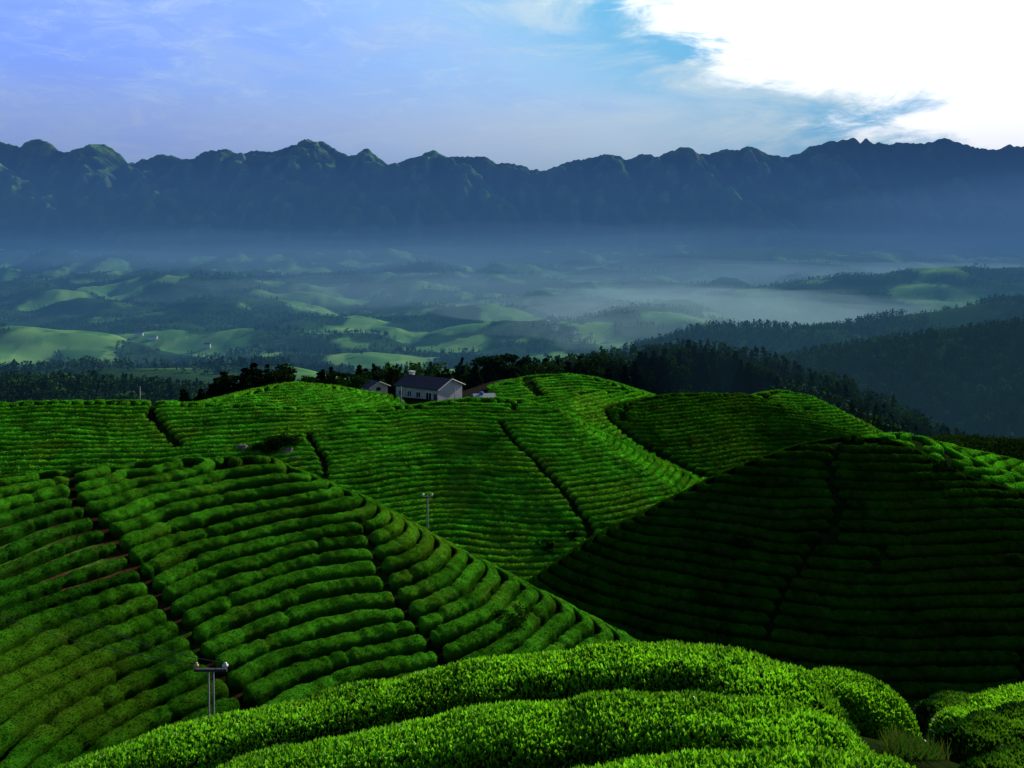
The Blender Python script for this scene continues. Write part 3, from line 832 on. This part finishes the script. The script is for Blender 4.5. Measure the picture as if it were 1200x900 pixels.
row_of_trees([(200, 464, 196), (230, 452, 200), (262, 440, 204), (282, 428, 206), (300, 430, 206), (318, 433, 206), (345, 440, 204)], 44, ['conifer', 'conifer', 'slim', 'pine'], 'conifer_tree', 'dark conifer in the dense clump behind the bright knoll', 'dark conifers behind the bright knoll', hs=(.62, 1.12))
row_of_trees([(358, 436, 205), (380, 432, 208), (410, 433, 208)], 16, ['conifer', 'pine', 'broad'], 'conifer_tree', 'dark conifer between the bright knoll and the small cream house', 'dark conifers near the cream house', hs=(.7, 1.1))
row_of_trees([(418, 428, 215), (430, 426, 215), (448, 433, 215), (466, 430, 215)], 12, ['conifer', 'slim', 'pine'], 'conifer_tree', 'tall dark conifer standing behind the small cream house', 'tall conifers behind the cream house', hs=(.8, 1.1))
row_of_trees([(484, 440, 225), (510, 434, 232), (540, 430, 240), (575, 424, 252), (600, 421, 256), (622, 418, 258)], 34, ['conifer', 'slim', 'pine', 'conifer'], 'conifer_tree', 'dark conifer in the belt behind the long white farmhouse', 'dark conifers behind the farmhouse', dy=(0, 18), hs=(.65, 1.1))
row_of_trees([(622, 421, 262), (660, 419, 275), (700, 415, 290), (740, 413, 310), (780, 404, 330), (810, 399, 345), (850, 408, 345), (890, 425, 335), (930, 445, 325), (960, 470, 312)], 90, ['conifer', 'slim', 'conifer', 'broad'], 'conifer_tree', 'dark conifer along the crest of the wooded ridge', 'conifers on the wooded ridge', dy=(-6, 22), hs=(.75, 1.1))
# lone trees
for (u, v, y_, h, kind, name, lab) in [
        (420, 446, 186, 5.0, 'broad', 'green_tree', 'pale green leafy tree beside the small cream house'),
        (400, 461, 180, 2.6, 'broad', 'green_tree', 'small bright green tree left of the cream house'),
        (712, 463, 200, 3.2, 'broad', 'green_tree', 'yellowish bush at the foot of the wooded ridge'),
        (1190, 573, 72.5, 1.6, 'broad', 'green_shrub', 'dark round shrub among the rows by the right edge')]:
    p = P(u, v, y_); plant(kind, name, p[0], y_, h, lab, None, 1.3)
for i, (u, v, h) in enumerate([(452, 397, 16), (484, 413, 13), (519, 417, 12), (546, 414, 12), (424, 417, 10), (468, 412, 10), (640, 422, 14), (395, 415, 12), (345, 417, 15), (318, 418, 15), (300, 412, 16)]):
    p = hit(u, v)
    plant('broad', 'field_tree', p[0], p[1], h, 'hazy lone tree among the pale valley fields', 'lone trees in the valley fields', 1.2)


def stuff_wood(name, ylo, yhi, spacing, hmin, hmax, quads, thr, fields=True, seed=1, xlim=.66, mat=None):
    """far-off wood that reads as one mass"""
    r = np.random.default_rng(seed)
    n = int(2 * xlim * (yhi ** 2 - ylo ** 2) / 2 / spacing ** 2)
    y = np.sqrt(r.random(n) * (yhi ** 2 - ylo ** 2) + ylo ** 2); x = (r.random(n) * 2 - 1) * xlim * y
    k = (fbm(x / 160 + seed, y / 190, o=3) > thr)
    if fields: k &= field_mask(x, y) < .3
    k &= visible(x, y, hmax, .002)
    x, y = x[k], y[k]
    if name == 'near_wood':                                      # keep the tea hills and the farmyard clear
        xs_ = x; best = np.full(x.shape, -1e9)
        for h_ in HILLS.values(): best = np.maximum(best, cones(h_, x, y, .25))
        k = (Z(x, y) > best + .6) & ((y > 300) | (cones(FAR['wood_ridge'], x, y, 1.5) > Z(x, y) - 3) | (cones(FAR['bushes'], x, y, 1.5) > Z(x, y) - 1.5)) & ~((np.abs(x + 18) < 22) & (y < 215))
        x, y = x[k], y[k]
    n = len(x); z = Z(x, y)
    h = hmin + (hmax - hmin) * r.random(n) ** 1.5
    if name == 'near_wood': h = np.where(cones(FAR['bushes'], x, y, 1.5) > z - 2, h * .22, h)
    con = r.random(n) < .55 + .4 * vn(x / 120, y / 120)
    t = r.random((n, quads)); a = r.random((n, quads)) * 6.283
    rc = .24 * (1 - t) ** .9 + .02; zc = .1 + .9 * t
    rb = .34 * np.sqrt(np.clip(1 - (2 * t - 1) ** 2, 0, 1)); zb_ = .2 + .75 * t
    rr = np.where(con[:, None], rc, rb) * np.sqrt(.35 + .65 * r.random((n, quads))); zz = np.where(con[:, None], zc, zb_)
    cen = np.stack([x[:, None] + h[:, None] * rr * np.cos(a), y[:, None] + h[:, None] * rr * np.sin(a), z[:, None] + h[:, None] * zz], -1).reshape(-1, 3)
    sz = np.repeat(h * (.9 / math.sqrt(quads)) * .62, quads)
    v = leaf_quads(cen, sz, up=.6)
    tone = (.55 + .8 * r.random(n)) * (1 + .3 * vn(x / 50, y / 50))
    pale = (r.random(n) < .10) & ~con
    c = np.where(con[:, None], np.array((.014, .044, .014)), np.array((.030, .085, .018))) * tone[:, None]
    c = np.where(pale[:, None], np.array((.055, .125, .03)), c)
    c = np.repeat(c, quads, 0) * (.6 + .7 * np.repeat(zz.reshape(-1), 1))[:, None]
    o = mesh_obj(name, v, np.arange(len(v)).reshape(-1, 4), mat or M_WOOD, col=np.repeat(np.clip(c, .002, 1), 4, 0), smooth=False)
    print(name, n, 'trees')
    return tag(o, kind='stuff')


stuff_wood('near_wood', 165, 700, 4.0, 5, 10, 44, -9, seed=3)
stuff_wood('valley_wood', 700, 1500, 7.5, 6, 12, 16, -.3, seed=5)
stuff_wood('far_wood', 1500, 3200, 15, 7, 13, 9, -.2, seed=8)
stuff_wood('farthest_wood', 3200, 7000, 32, 11, 21, 8, -.15, seed=9)

# ------------------------------------------------------------------ shrub and rocks on the middle hill, overgrown bushes
def bush(u, v, r_, hgt, label, col=(.016, .060, .008), n=900, twig=True, q=.12):
    p = hit(u, v)
    root = empty('shrub', tuple(p))
    m = MB()
    for k in range(6):
        a = k * 1.05
        m.tube([(0, 0, -.2), (.3 * r_ * math.cos(a), .3 * r_ * math.sin(a), .4 * hgt), (.6 * r_ * math.cos(a), .6 * r_ * math.sin(a), .8 * hgt)], [.05, .035, .012], 6)
    m.build('stem', M_BARK, root, True)
    c = rng.normal(0, 1, (12, 3)) * np.array((.5 * r_, .5 * r_, .22 * hgt)) + (0, 0, hgt * .5)
    w = rng.normal(0, 1, (n, 3)); w /= np.linalg.norm(w, axis=1)[:, None]
    pts = c[rng.integers(0, 12, n)] + w * np.array((.38 * r_, .38 * r_, .28 * hgt)) * (.7 + .4 * rng.random((n, 1)))
    pts[:, 2] = np.maximum(pts[:, 2], .02)
    vv = leaf_quads(pts, np.full(n, q), up=.4)
    cc = np.array(col) * (.5 + rng.random((n, 1)))
    mesh_obj('foliage', vv, np.arange(len(vv)).reshape(-1, 4), M_TEA, root, col=np.repeat(cc, 4, 0), smooth=False)
    return tag(root, label, 'shrub')


def undergrowth():
    n = 2600; u = rng.uniform(1060, 1290, n); y = rng.uniform(158, 186, n)
    x = (u - 600) / F * y; z = Z(x, y); k = cones(FAR['bushes'], x, y, 1.5) > z - 1.5; x, y, z = x[k], y[k], z[k]; n = len(x)
    c = np.repeat(np.stack([x, y, z], 1), 14, 0) + rng.normal(0, 1, (n * 14, 3)) * np.array((.55, .55, .4)) + (0, 0, .5)
    v = leaf_quads(c, np.full(len(c), .28), up=.5)
    col = np.repeat(np.array((.022, .062, .012)) * (.5 + rng.random((n, 1))) * (1 + .5 * vn(x / 5, y / 5))[:, None], 56, 0)
    tag(mesh_obj('undergrowth', v, np.arange(len(v)).reshape(-1, 4), M_CROWN, col=np.clip(col, .002, 1), smooth=False), kind='stuff')


undergrowth()
bush(322, 527, 2.0, 1.9, 'dark ragged shrub beside pale rocks on the middle hill', (.012, .045, .007), 1500, q=.17)
bush(303, 530, 1.1, .9, 'small dark shrub left of the ragged one by the rocks', (.012, .05, .007), 500, q=.14)
bush(596, 732, 1.25, .95, 'overgrown dark tea bush breaking the rows near the valley bottom', (.012, .055, .006), 1800, q=.07)
bush(412, 640, .75, .65, 'round dark bush where the rows fork on the left hill', (.018, .075, .007), 900, q=.06)
bush(868, 640, 1.2, .8, 'low dark bush on the shaded right hill', (.008, .035, .005), 500, q=.12)
bush(1101, 553, 1.0, .8, 'dark bush beside the path on the right crest', (.010, .04, .006), 500, q=.12)
bush(640, 645, 1.0, .8, 'dark gappy bush low on the middle hill', (.008, .03, .005), 500, q=.14)
bush(672, 632, 1.0, .8, 'dark bush near the foot of the diagonal seam', (.008, .032, .005), 500, q=.14)


def rock(u, v, s, label):
    p = hit(u, v)
    a, b = np.meshgrid(np.linspace(0, 2 * math.pi, 22, endpoint=False), np.linspace(.02, math.pi - .02, 14))
    q = np.stack([np.sin(b) * np.cos(a), np.sin(b) * np.sin(a), np.cos(b)], -1)
    q = q * (1 + .35 * fbm(q[..., 0] * 1.3 + u, q[..., 1] * 1.3, q[..., 2] * 1.3, o=3)[..., None]) * s * np.array((1.1, .8, .7))
    ii = np.arange(22 * 14).reshape(14, 22); jj = np.roll(ii, -1, 1)
    f = np.stack([ii[:-1], ii[1:], jj[1:], jj[:-1]], -1).reshape(-1, 4)
    o = mesh_obj('rock', q.reshape(-1, 3), f, M_ROCK, smooth=False); o.location = p + np.array((0, 0, .2 * s))
    return tag(o, label, 'rock')


rock(284, 529, .8, 'pale brown rock left of the ragged shrub on the middle hill')
rock(335, 532, .8, 'brown rock just under the ragged shrub on the middle hill')
rock(343, 540, .6, 'smaller reddish rock lowest of those under the ragged shrub')

# ------------------------------------------------------------------ buildings
def rect_part(name, mat, parent, boxes):
    m = MB()
    for a, b in boxes: m.box(a, b)
    return m.build(name, mat, parent)


def gable_house(name, loc, rz, L, W, H, rise, wallmat, roofmat, label, cat, wins=(), gable_win=(), chimney=None, over=.45, door=None):
    """long side along x, front face at y = -W/2, gable ends at x = +-L/2"""
    root = empty(name, loc, rz)
    m = MB()
    l, w = L / 2, W / 2
    m.add([(-l, -w, -1), (l, -w, -1), (l, w, -1), (-l, w, -1), (-l, -w, H), (l, -w, H), (l, w, H), (-l, w, H), (-l, 0, H + rise), (l, 0, H + rise)],
          [(0, 1, 5, 4), (2, 3, 7, 6), (1, 2, 6, 9, 5), (3, 0, 4, 8, 7)])
    m.build('wall', wallmat, root)
    lo, ww = l + over, w + over; zt = H + rise + .06; ze = H - rise * over / w + .06; th = .16
    m = MB()
    m.add([(-lo, -ww, ze), (lo, -ww, ze), (lo, 0, zt), (-lo, 0, zt), (-lo, ww, ze), (lo, ww, ze), (-lo, -ww, ze + th), (lo, -ww, ze + th), (lo, 0, zt + th), (-lo, 0, zt + th), (-lo, ww, ze + th), (lo, ww, ze + th)],
          [(0, 3, 2, 1), (3, 4, 5, 2), (6, 7, 8, 9), (9, 8, 11, 10), (0, 1, 7, 6), (4, 10, 11, 5), (1, 2, 8, 7), (2, 5, 11, 8), (0, 6, 9, 3), (3, 9, 10, 4)])
    rf = m.build('roof', roofmat, root)
    if over > .3:
        m = MB()
        for s in (-1, 1):
            m.tube([(lo + .02, s * ww, ze + .06), (lo + .02, 0, zt + .06)], .11, 6)
        m.build('verge_board', M_WHITE, rf)
    if chimney:
        m = MB(); cx, cy = chimney; m.box((cx - .5, cy - .4, H + rise * .4), (cx + .5, cy + .4, H + rise + .75)); m.box((cx - .6, cy - .5, H + rise + .75), (cx + .6, cy + .5, H + rise + .9)); m.build('chimney', M_WHITE, rf)
    for (x0, x1, z0, z1) in wins:
        m = MB(); f = .09; y0 = -w - .05
        for a, b in (((x0, y0, z0), (x0 + f, y0 + .12, z1)), ((x1 - f, y0, z0), (x1, y0 + .12, z1)), ((x0 + f, y0, z0), (x1 - f, y0 + .12, z0 + f)), ((x0 + f, y0, z1 - f), (x1 - f, y0 + .12, z1)), (((x0 + x1) / 2 - f / 2, y0, z0 + f), ((x0 + x1) / 2 + f / 2, y0 + .12, z1 - f))): m.box(a, b)
        wn = m.build('window', M_WHITE, root)
        rect_part('pane', M_GLASS, wn, [((x0 + f, y0 + .03, z0 + f), (x1 - f, y0 + .045, z1 - f))])
    for (y0, y1, z0, z1) in gable_win:
        wn = rect_part('window', M_IRON, root, [((l + .01, y0, z0), (l + .06, y1, z1))])
        rect_part('pane', M_GLASS, wn, [((l + .062, y0 + .08, z0 + .08), (l + .07, y1 - .08, z1 - .08))])
    if door:
        x0, x1 = door
        dr = rect_part('door', M_IRON, root, [((x0, -w - .05, -.3), (x1, -w + .02, 2.1))])
    return tag(root, label, cat)


def at(u, v, y): p = P(u, v, y); return tuple(p)


# the long farmhouse: near corner of front and gable at u = 512
hp = P(505, 470, 180)
R_ = math.radians(-38)
M_BLUEWALL = plain('dull_white_wall', (.50, .52, .56), .9, .15, .15, 1.0, bump=.2)
gable_house('farmhouse', (hp[0] - .6, 182.5, hp[2] - .1), math.radians(-33), 10.8, 8.2, 3.0, 1.55, M_BLUEWALL, M_ROOF, 'long white farmhouse with dark tiled roof and a pale gable end', 'house',
            wins=[(-4.6, -3.5, 1.0, 2.2), (-2.4, -1.3, 1.0, 2.2), (-.1, 1.1, .9, 2.2), (2.4, 3.9, .7, 2.3)], chimney=(-4.9, .4), door=(4.4, 5.2))
hp = P(434, 462, 192)
gable_house('cottage', (hp[0], 192, hp[2]), math.radians(-48), 6.5, 4.6, 2.0, 1.0, M_CREAM, M_ROOF, 'small cream house with dark roof left of the long farmhouse', 'house', wins=[(-1.8, -.9, .7, 1.6), (.6, 1.5, .7, 1.6)], gable_win=[(-.6, .5, 1.2, 1.9)])
# low pale-roofed shed with a tank on it
hp = P(567, 467, 174)
sh = gable_house('shed', (hp[0], 174, hp[2] - .2), math.radians(12), 3.8, 2.6, .55, .45, M_WHITE, M_PALEROOF, 'low shed with pale sheet roof right of the farmhouse', 'shed', over=.3)
tk = MB(); tk.tube([(0, 0, -.3), (0, 0, .55)], .42, 16); tk.tube([(0, 0, .55), (0, 0, .68)], [.42, .18], 16)
o = tk.build('water_tank', M_BLUE); o.location = (hp[0] - .45, 173.6, hp[2] + .75); tag(o, 'small blue water tank on the pale shed roof', 'tank')

# villages in the haze
VILL = [(642, 370), (648, 372), (646, 375), (642, 380), (650, 388), (652, 386), (671, 368), (672, 392), (675, 391), (679, 396), (692, 364), (693, 368), (700, 366), (693, 395), (712, 401), (720, 362), (812, 346), (802, 383), (725, 356)]
for i, (u, v) in enumerate(VILL):
    p = hit(u, v); s = p[1] / F * 1.0
    a = random.uniform(-.7, .7)
    gable_house('village_house', tuple(p), a, 6.5 * s * random.uniform(.8, 1.2) * .8, 4.5 * s * .9, 3.6 * s, 1.6 * s * .8, M_WHITE, M_PALEROOF, 'tiny white house in the hazy valley village', 'house', over=.29)['group'] = 'white houses in the hazy valley village'
for (u, v, w_, lab) in [(163, 394, 9, 'pale long building in the valley trees, left one of two'), (179, 398, 10, 'pale long building in the valley trees, right one of two'), (243, 408, 7, 'dull pink house among the valley trees')]:
    p = hit(u, v); s = p[1] / F
    gable_house('valley_building', tuple(p), .15, w_ * s, 5 * s, (4.5 if w_ == 7 else 3) * s, 1.5 * s, M_WHITE, M_ROOF if w_ == 7 else M_PALEROOF, lab, 'building', over=.29)

# ------------------------------------------------------------------ poles and wires
def pole(u, vtop, vbase, y, r, label, arm=0, insul=True, name='utility_pole', mat=None):
    pt = P(u, vtop, y); x = pt[0]; g = float(Z(np.array([x]), np.array([y]))[0]); zb_ = min(g, P(u, vbase, y)[2]) - .5
    root = empty(name, (x, y, g))
    m = MB(); m.tube([(0, 0, zb_ - g), (0, 0, pt[2] - g)], [r, r * .7], 10); m.build('shaft', mat or M_CONC, root, True)
    if arm:
        m = MB(); m.box((-arm, -.05, pt[2] - g - .12), (arm, .05, pt[2] - g - .04)); m.build('crossarm', M_IRON, root)
        for s in (-1, 1):
            m = MB(); zz = pt[2] - g - .04
            m.tube([(s * arm * .9, 0, zz), (s * arm * .9, 0, zz + .1), (s * arm * .9, 0, zz + .2), (s * arm * .9, 0, zz + .24)], [.04, .1, .07, .02], 10); m.build('insulator', M_PORC, root, True)
    return tag(root, label, 'pole'), pt


_, pA = pole(501, 581, 630, 66, .075, 'thin pole with a small crossarm behind the left hill edge', arm=.36)
pole(470, 453, 474, 165, .16, 'concrete pole in front of the farmhouse')
pole(533, 455, 486, 127, .06, 'thin dark pole on the hill below the farmhouse gable', mat=M_IRON)
pole(164, 453, 476, 121, .10, 'pole by the field ditch on the left skyline')
pole(121, 468, 477, 120, .16, 'short dark post on the left skyline', mat=M_IRON)
pole(365, 448, 461, 170, .06, 'thin dark pole on the bright knoll', mat=M_IRON)

# the twin pole in front of the left hill
yH = 30.0
cT = P(247, 786, yH); gz = float(Z(np.array([cT[0]]), np.array([yH]))[0]); sc_ = yH / F
root = empty('twin_power_pole', (cT[0], yH, gz)); zt = cT[2] - gz
bot = min(-.4, zt - 80 * sc_)
for (dx, lean) in ((-2.6, -2.6), (3.0, -3.2)):
    m = MB(); m.tube([((dx - lean) * sc_, 0, bot), (dx * sc_, 0, zt)], [1.05 * sc_, .85 * sc_], 12); m.build('shaft', M_CONC, root, True)
m = MB(); m.box((-19 * sc_, -.05, zt - .02), (19 * sc_, .05, zt + .07)); ca = m.build('crossarm', M_IRON, root)
m = MB(); m.box((-3.5 * sc_ + .04, -.04, zt - 56 * sc_), (7.5 * sc_, .04, zt - 53 * sc_)); m.build('brace', M_CONC, root)
ins = []
for s, mt, k in ((-1, M_YPORC, .85), (1, M_PORC, 1.0)):
    m = MB(); xx = s * 17 * sc_; z0 = zt + .07; r0 = 3.4 * sc_ * k
    m.tube([(xx, 0, z0), (xx, 0, z0 + 2.5 * sc_)], .02, 8)
    m.tube([(xx, 0, z0 + 2.0 * sc_), (xx, 0, z0 + 2.6 * sc_), (xx, 0, z0 + 4.4 * sc_), (xx, 0, z0 + 5.2 * sc_), (xx, 0, z0 + 6.6 * sc_), (xx, 0, z0 + 7.4 * sc_)], [r0 * .5, r0, r0 * 1.05, r0 * .5, r0 * .62, r0 * .2], 14)
    o = m.build('insulator', mt, root, True); o['label'] = 'yellowish insulator' if s < 0 else 'white insulator'
    ins.append(np.array((cT[0] + xx, yH, gz + z0 + 6 * sc_)))
tag(root, 'twin concrete power pole with insulators in front of left hill', 'pole')


def wire(a, b, sag, label, r=.012):
    a, b = np.array(a), np.array(b); t = np.linspace(0, 1, 24)
    p = a[None] * (1 - t[:, None]) + b[None] * t[:, None]; p[:, 2] -= sag * 4 * t * (1 - t)
    m = MB(); m.tube(list(p), r, 6); o = m.build('power_line', M_WIRE, None, True)
    return tag(o, label, 'wire')


wire(ins[0], P(-60, 690, 46), .6, 'thin dark wire from the yellowish insulator toward left edge')
wire(ins[1], P(40, 690, 52), .6, 'thin dark wire from the white insulator across the left hill')

# ------------------------------------------------------------------ haze over the valley
def haze_box(name, a, b, dens, col, rz=0):
    m = MB(); m.box(a, b); o = m.build(name, haze_mat(name, dens, col))
    return tag(o, kind='stuff')


def mist_bank(u, v, rx, ry, rz, dens, col):
    """flattened bank of mist with an uneven outline"""
    c = hit(u, v) + np.array((0, 0, .2 * rz)); a, b = np.meshgrid(np.linspace(0, 2 * math.pi, 72, endpoint=False), np.linspace(.03, math.pi - .03, 24))
    q = np.stack([np.sin(b) * np.cos(a), np.sin(b) * np.sin(a), np.cos(b)], -1)
    k = 1 + .28 * fbm(q[..., 0] * 3 + u, q[..., 1] * 3, q[..., 2] * 2, o=4)
    p = q * k[..., None] * np.array((rx, ry, rz)) + c
    ii = np.arange(72 * 24).reshape(24, 72); jj = np.roll(ii, -1, 1)
    f = [tuple(r) for r in np.stack([ii[:-1], ii[1:], jj[1:], jj[:-1]], -1).reshape(-1, 4)] + [tuple(ii[0]), tuple(ii[-1][::-1])]
    return tag(mesh_obj('mist', p.reshape(-1, 3), f, haze_mat('mist', dens, col)), kind='stuff')


haze_box('haze', (-9000, 205, -420), (9000, 12500, 720), 1 / 17000, (.038, .095, .35))
haze_box('haze', (-8800, 300, -410), (8800, 2300, 140), 1 / 3600, (.038, .125, .20))
haze_box('haze', (-8750, 2310, -410), (8750, 9700, 110), 1 / 16000, (.06, .15, .34))
haze_box('haze', (2600, 3000, -405), (8900, 10000, 420), 1 / 7500, (.11, .20, .42))  # extra glowing box for the sun's brightness in the haze at right
mist_bank(1010, 478, 190, 42, 50, 1 / 620, (.035, .10, .13))
for s_ in (1.25, 1.0, .75, .5):
    mist_bank(540 + 60 * s_, 312, 2100 * s_, 1300 * s_, 45 + 85 * s_ ** 2, 1 / (3000 + 8000 * s_), (.18, .34, .46))
    mist_bank(110 - 60 * s_, 305, 1800 * s_, 900 * s_, 35 + 65 * s_ ** 2, 1 / (4000 + 8000 * s_), (.14, .28, .46))
for s_ in (1.0, .7):
    mist_bank(850, 370, 640 * s_, 900 * s_, 62 * s_, 1 / 1500, (.38, .58, .60))
    mist_bank(960, 325, 1700 * s_, 1000 * s_, 70 * s_, 1 / 2200, (.26, .42, .52))
    mist_bank(640, 345, 1300 * s_, 800 * s_, 55 * s_, 1 / 3400, (.24, .40, .48))

# ------------------------------------------------------------------ light, sky, camera
AZ, EL = math.radians(39), math.radians(21)
sunv = np.array((math.sin(AZ) * math.cos(EL), math.cos(AZ) * math.cos(EL), math.sin(EL)))
sl = bpy.data.lights.new('sun', 'SUN'); sl.energy = 5.0; sl.angle = math.radians(.5); sl.color = (1, .93, .78)
so = bpy.data.objects.new('sun', sl); C.objects.link(so)
from mathutils import Vector
so.rotation_euler = Vector(-sunv).to_track_quat('-Z', 'Y').to_euler()

w = bpy.data.worlds.new('World'); SC.world = w; w.use_nodes = True
nt = w.node_tree; N, L = nt.nodes, nt.links; N.clear()
out = N.new('ShaderNodeOutputWorld'); bg = N.new('ShaderNodeBackground'); L.new(bg.outputs[0], out.inputs[0])
sky = N.new('ShaderNodeTexSky'); sky.sky_type = 'NISHITA'; sky.sun_disc = False; sky.sun_elevation = EL; sky.sun_rotation = AZ
sky.air_density = 1.2; sky.dust_density = .6; sky.ozone_density = 2.0


def mth(op, a, b=None, c=None, clamp=False):
    n = N.new('ShaderNodeMath'); n.operation = op; n.use_clamp = clamp
    for i, q in enumerate((a, b, c)):
        if q is None: continue
        if hasattr(q, 'links'): L.new(q, n.inputs[i])
        else: n.inputs[i].default_value = q
    return n.outputs[0]


def ss(a, b, x):
    n = N.new('ShaderNodeMapRange'); n.interpolation_type = 'SMOOTHSTEP'; n.clamp = True
    n.inputs[1].default_value = a; n.inputs[2].default_value = b; L.new(x, n.inputs[0]); return n.outputs[0]


def mix(f, a, b):
    n = N.new('ShaderNodeMix'); n.data_type = 'RGBA'
    if hasattr(f, 'links'): L.new(f, n.inputs[0])
    else: n.inputs[0].default_value = f
    for i, q in ((6, a), (7, b)):
        if hasattr(q, 'links'): L.new(q, n.inputs[i])
        else: n.inputs[i].default_value = (*q, 1)
    return n.outputs[2]


def noise(vec, scale, det=8, rough=.6, dist=0.0):
    n = N.new('ShaderNodeTexNoise'); n.inputs['Scale'].default_value = scale; n.inputs['Detail'].default_value = det; n.inputs['Roughness'].default_value = rough; n.inputs['Distortion'].default_value = dist
    L.new(vec, n.inputs['Vector']); return n.outputs['Fac']


tc = N.new('ShaderNodeTexCoord'); sp = N.new('ShaderNodeSeparateXYZ'); L.new(tc.outputs['Generated'], sp.inputs[0])
az = mth('ARCTAN2', sp.outputs[0], sp.outputs[1]); el = mth('ARCSINE', sp.outputs[2])
cb = N.new('ShaderNodeCombineXYZ'); L.new(az, cb.inputs[0]); L.new(mth('MULTIPLY', el, 3.2), cb.inputs[1])
cv = cb.outputs[0]
n_st = noise(cv, 5.5, 10, .62, .6); n_big = noise(cv, 2.2, 8, .6, .4); n_fine = noise(cv, 16, 10, .7, .8)
base = N.new('ShaderNodeVectorMath'); base.operation = 'MULTIPLY'; base.inputs[1].default_value = (.05, .05, .065); L.new(sky.outputs[0], base.inputs[0])
zen = base.outputs[0]
# thin cloud deck low over the mountains, bluish violet on the left and pale on the right
lr = ss(-.55, .22, mth('ADD', az, mth('MULTIPLY', mth('SUBTRACT', n_big, .5), .35)))
deck = mix(lr, (.29, .49, 1.28), (.50, .84, 1.15))
deck = mix(mth('MULTIPLY', ss(.40, .68, n_st), .65), deck, (.48, .68, 1.1))
deck = mix(mth('MULTIPLY', ss(.46, .74, n_fine), .42), deck, (.7, .9, 1.1))
lowband = ss(.19, .125, mth('ADD', el, mth('MULTIPLY', mth('SUBTRACT', n_st, .5), .10)))
deck = mix(mth('MULTIPLY', lowband, .5), deck, mix(lr, (.48, .58, .82), (.9, .93, .9)))
# blown-out cloud round the hidden sun
edge = mth('SUBTRACT', mth('ADD', az, mth('MULTIPLY', el, 1.75)), .595)
edge = mth('ADD', edge, mth('MULTIPLY', mth('SUBTRACT', n_st, .5), .30)); edge = mth('ADD', edge, mth('MULTIPLY', mth('SUBTRACT', n_fine, .5), .22))
wedge = mth('MULTIPLY', ss(.128, .150, el), ss(.178, .158, el))
edge = mth('SUBTRACT', edge, mth('MULTIPLY', wedge, .065))
cyan = mth('MULTIPLY', ss(-.30, -.02, edge), .85)
deck = mix(cyan, deck, mix(ss(.40, .62, n_st), (.16, .60, .96), (.70, .93, 1.0)))
deck = mix(ss(-.06, .075, edge), deck, (1.7, 1.7, 1.7))
fade = mth('MULTIPLY', ss(.62, .34, el), ss(1.5, .95, mth('ABSOLUTE', az)))
fin = mix(fade, zen, deck)
L.new(fin, bg.inputs[0]); bg.inputs[1].default_value = 1.0

cam = bpy.data.cameras.new('camera'); co = bpy.data.objects.new('camera', cam); C.objects.link(co)
co.location = (0, 0, 0); co.rotation_euler = (math.radians(90), 0, 0)
cam.sensor_width = 36; cam.lens = 36 * F / 1200; cam.shift_y = -(450 - VH) / 1200
cam.clip_start = .05; cam.clip_end = 40000
SC.camera = co
SC.view_settings.view_transform = 'Standard'; SC.view_settings.look = 'None'; SC.view_settings.exposure = 0; SC.view_settings.gamma = 1
SC.render.film_transparent = False
cy_ = SC.cycles
cy_.max_bounces = 5; cy_.diffuse_bounces = 2; cy_.transmission_bounces = 2; cy_.transparent_max_bounces = 40; cy_.volume_bounces = 0
cy_.use_denoising = True
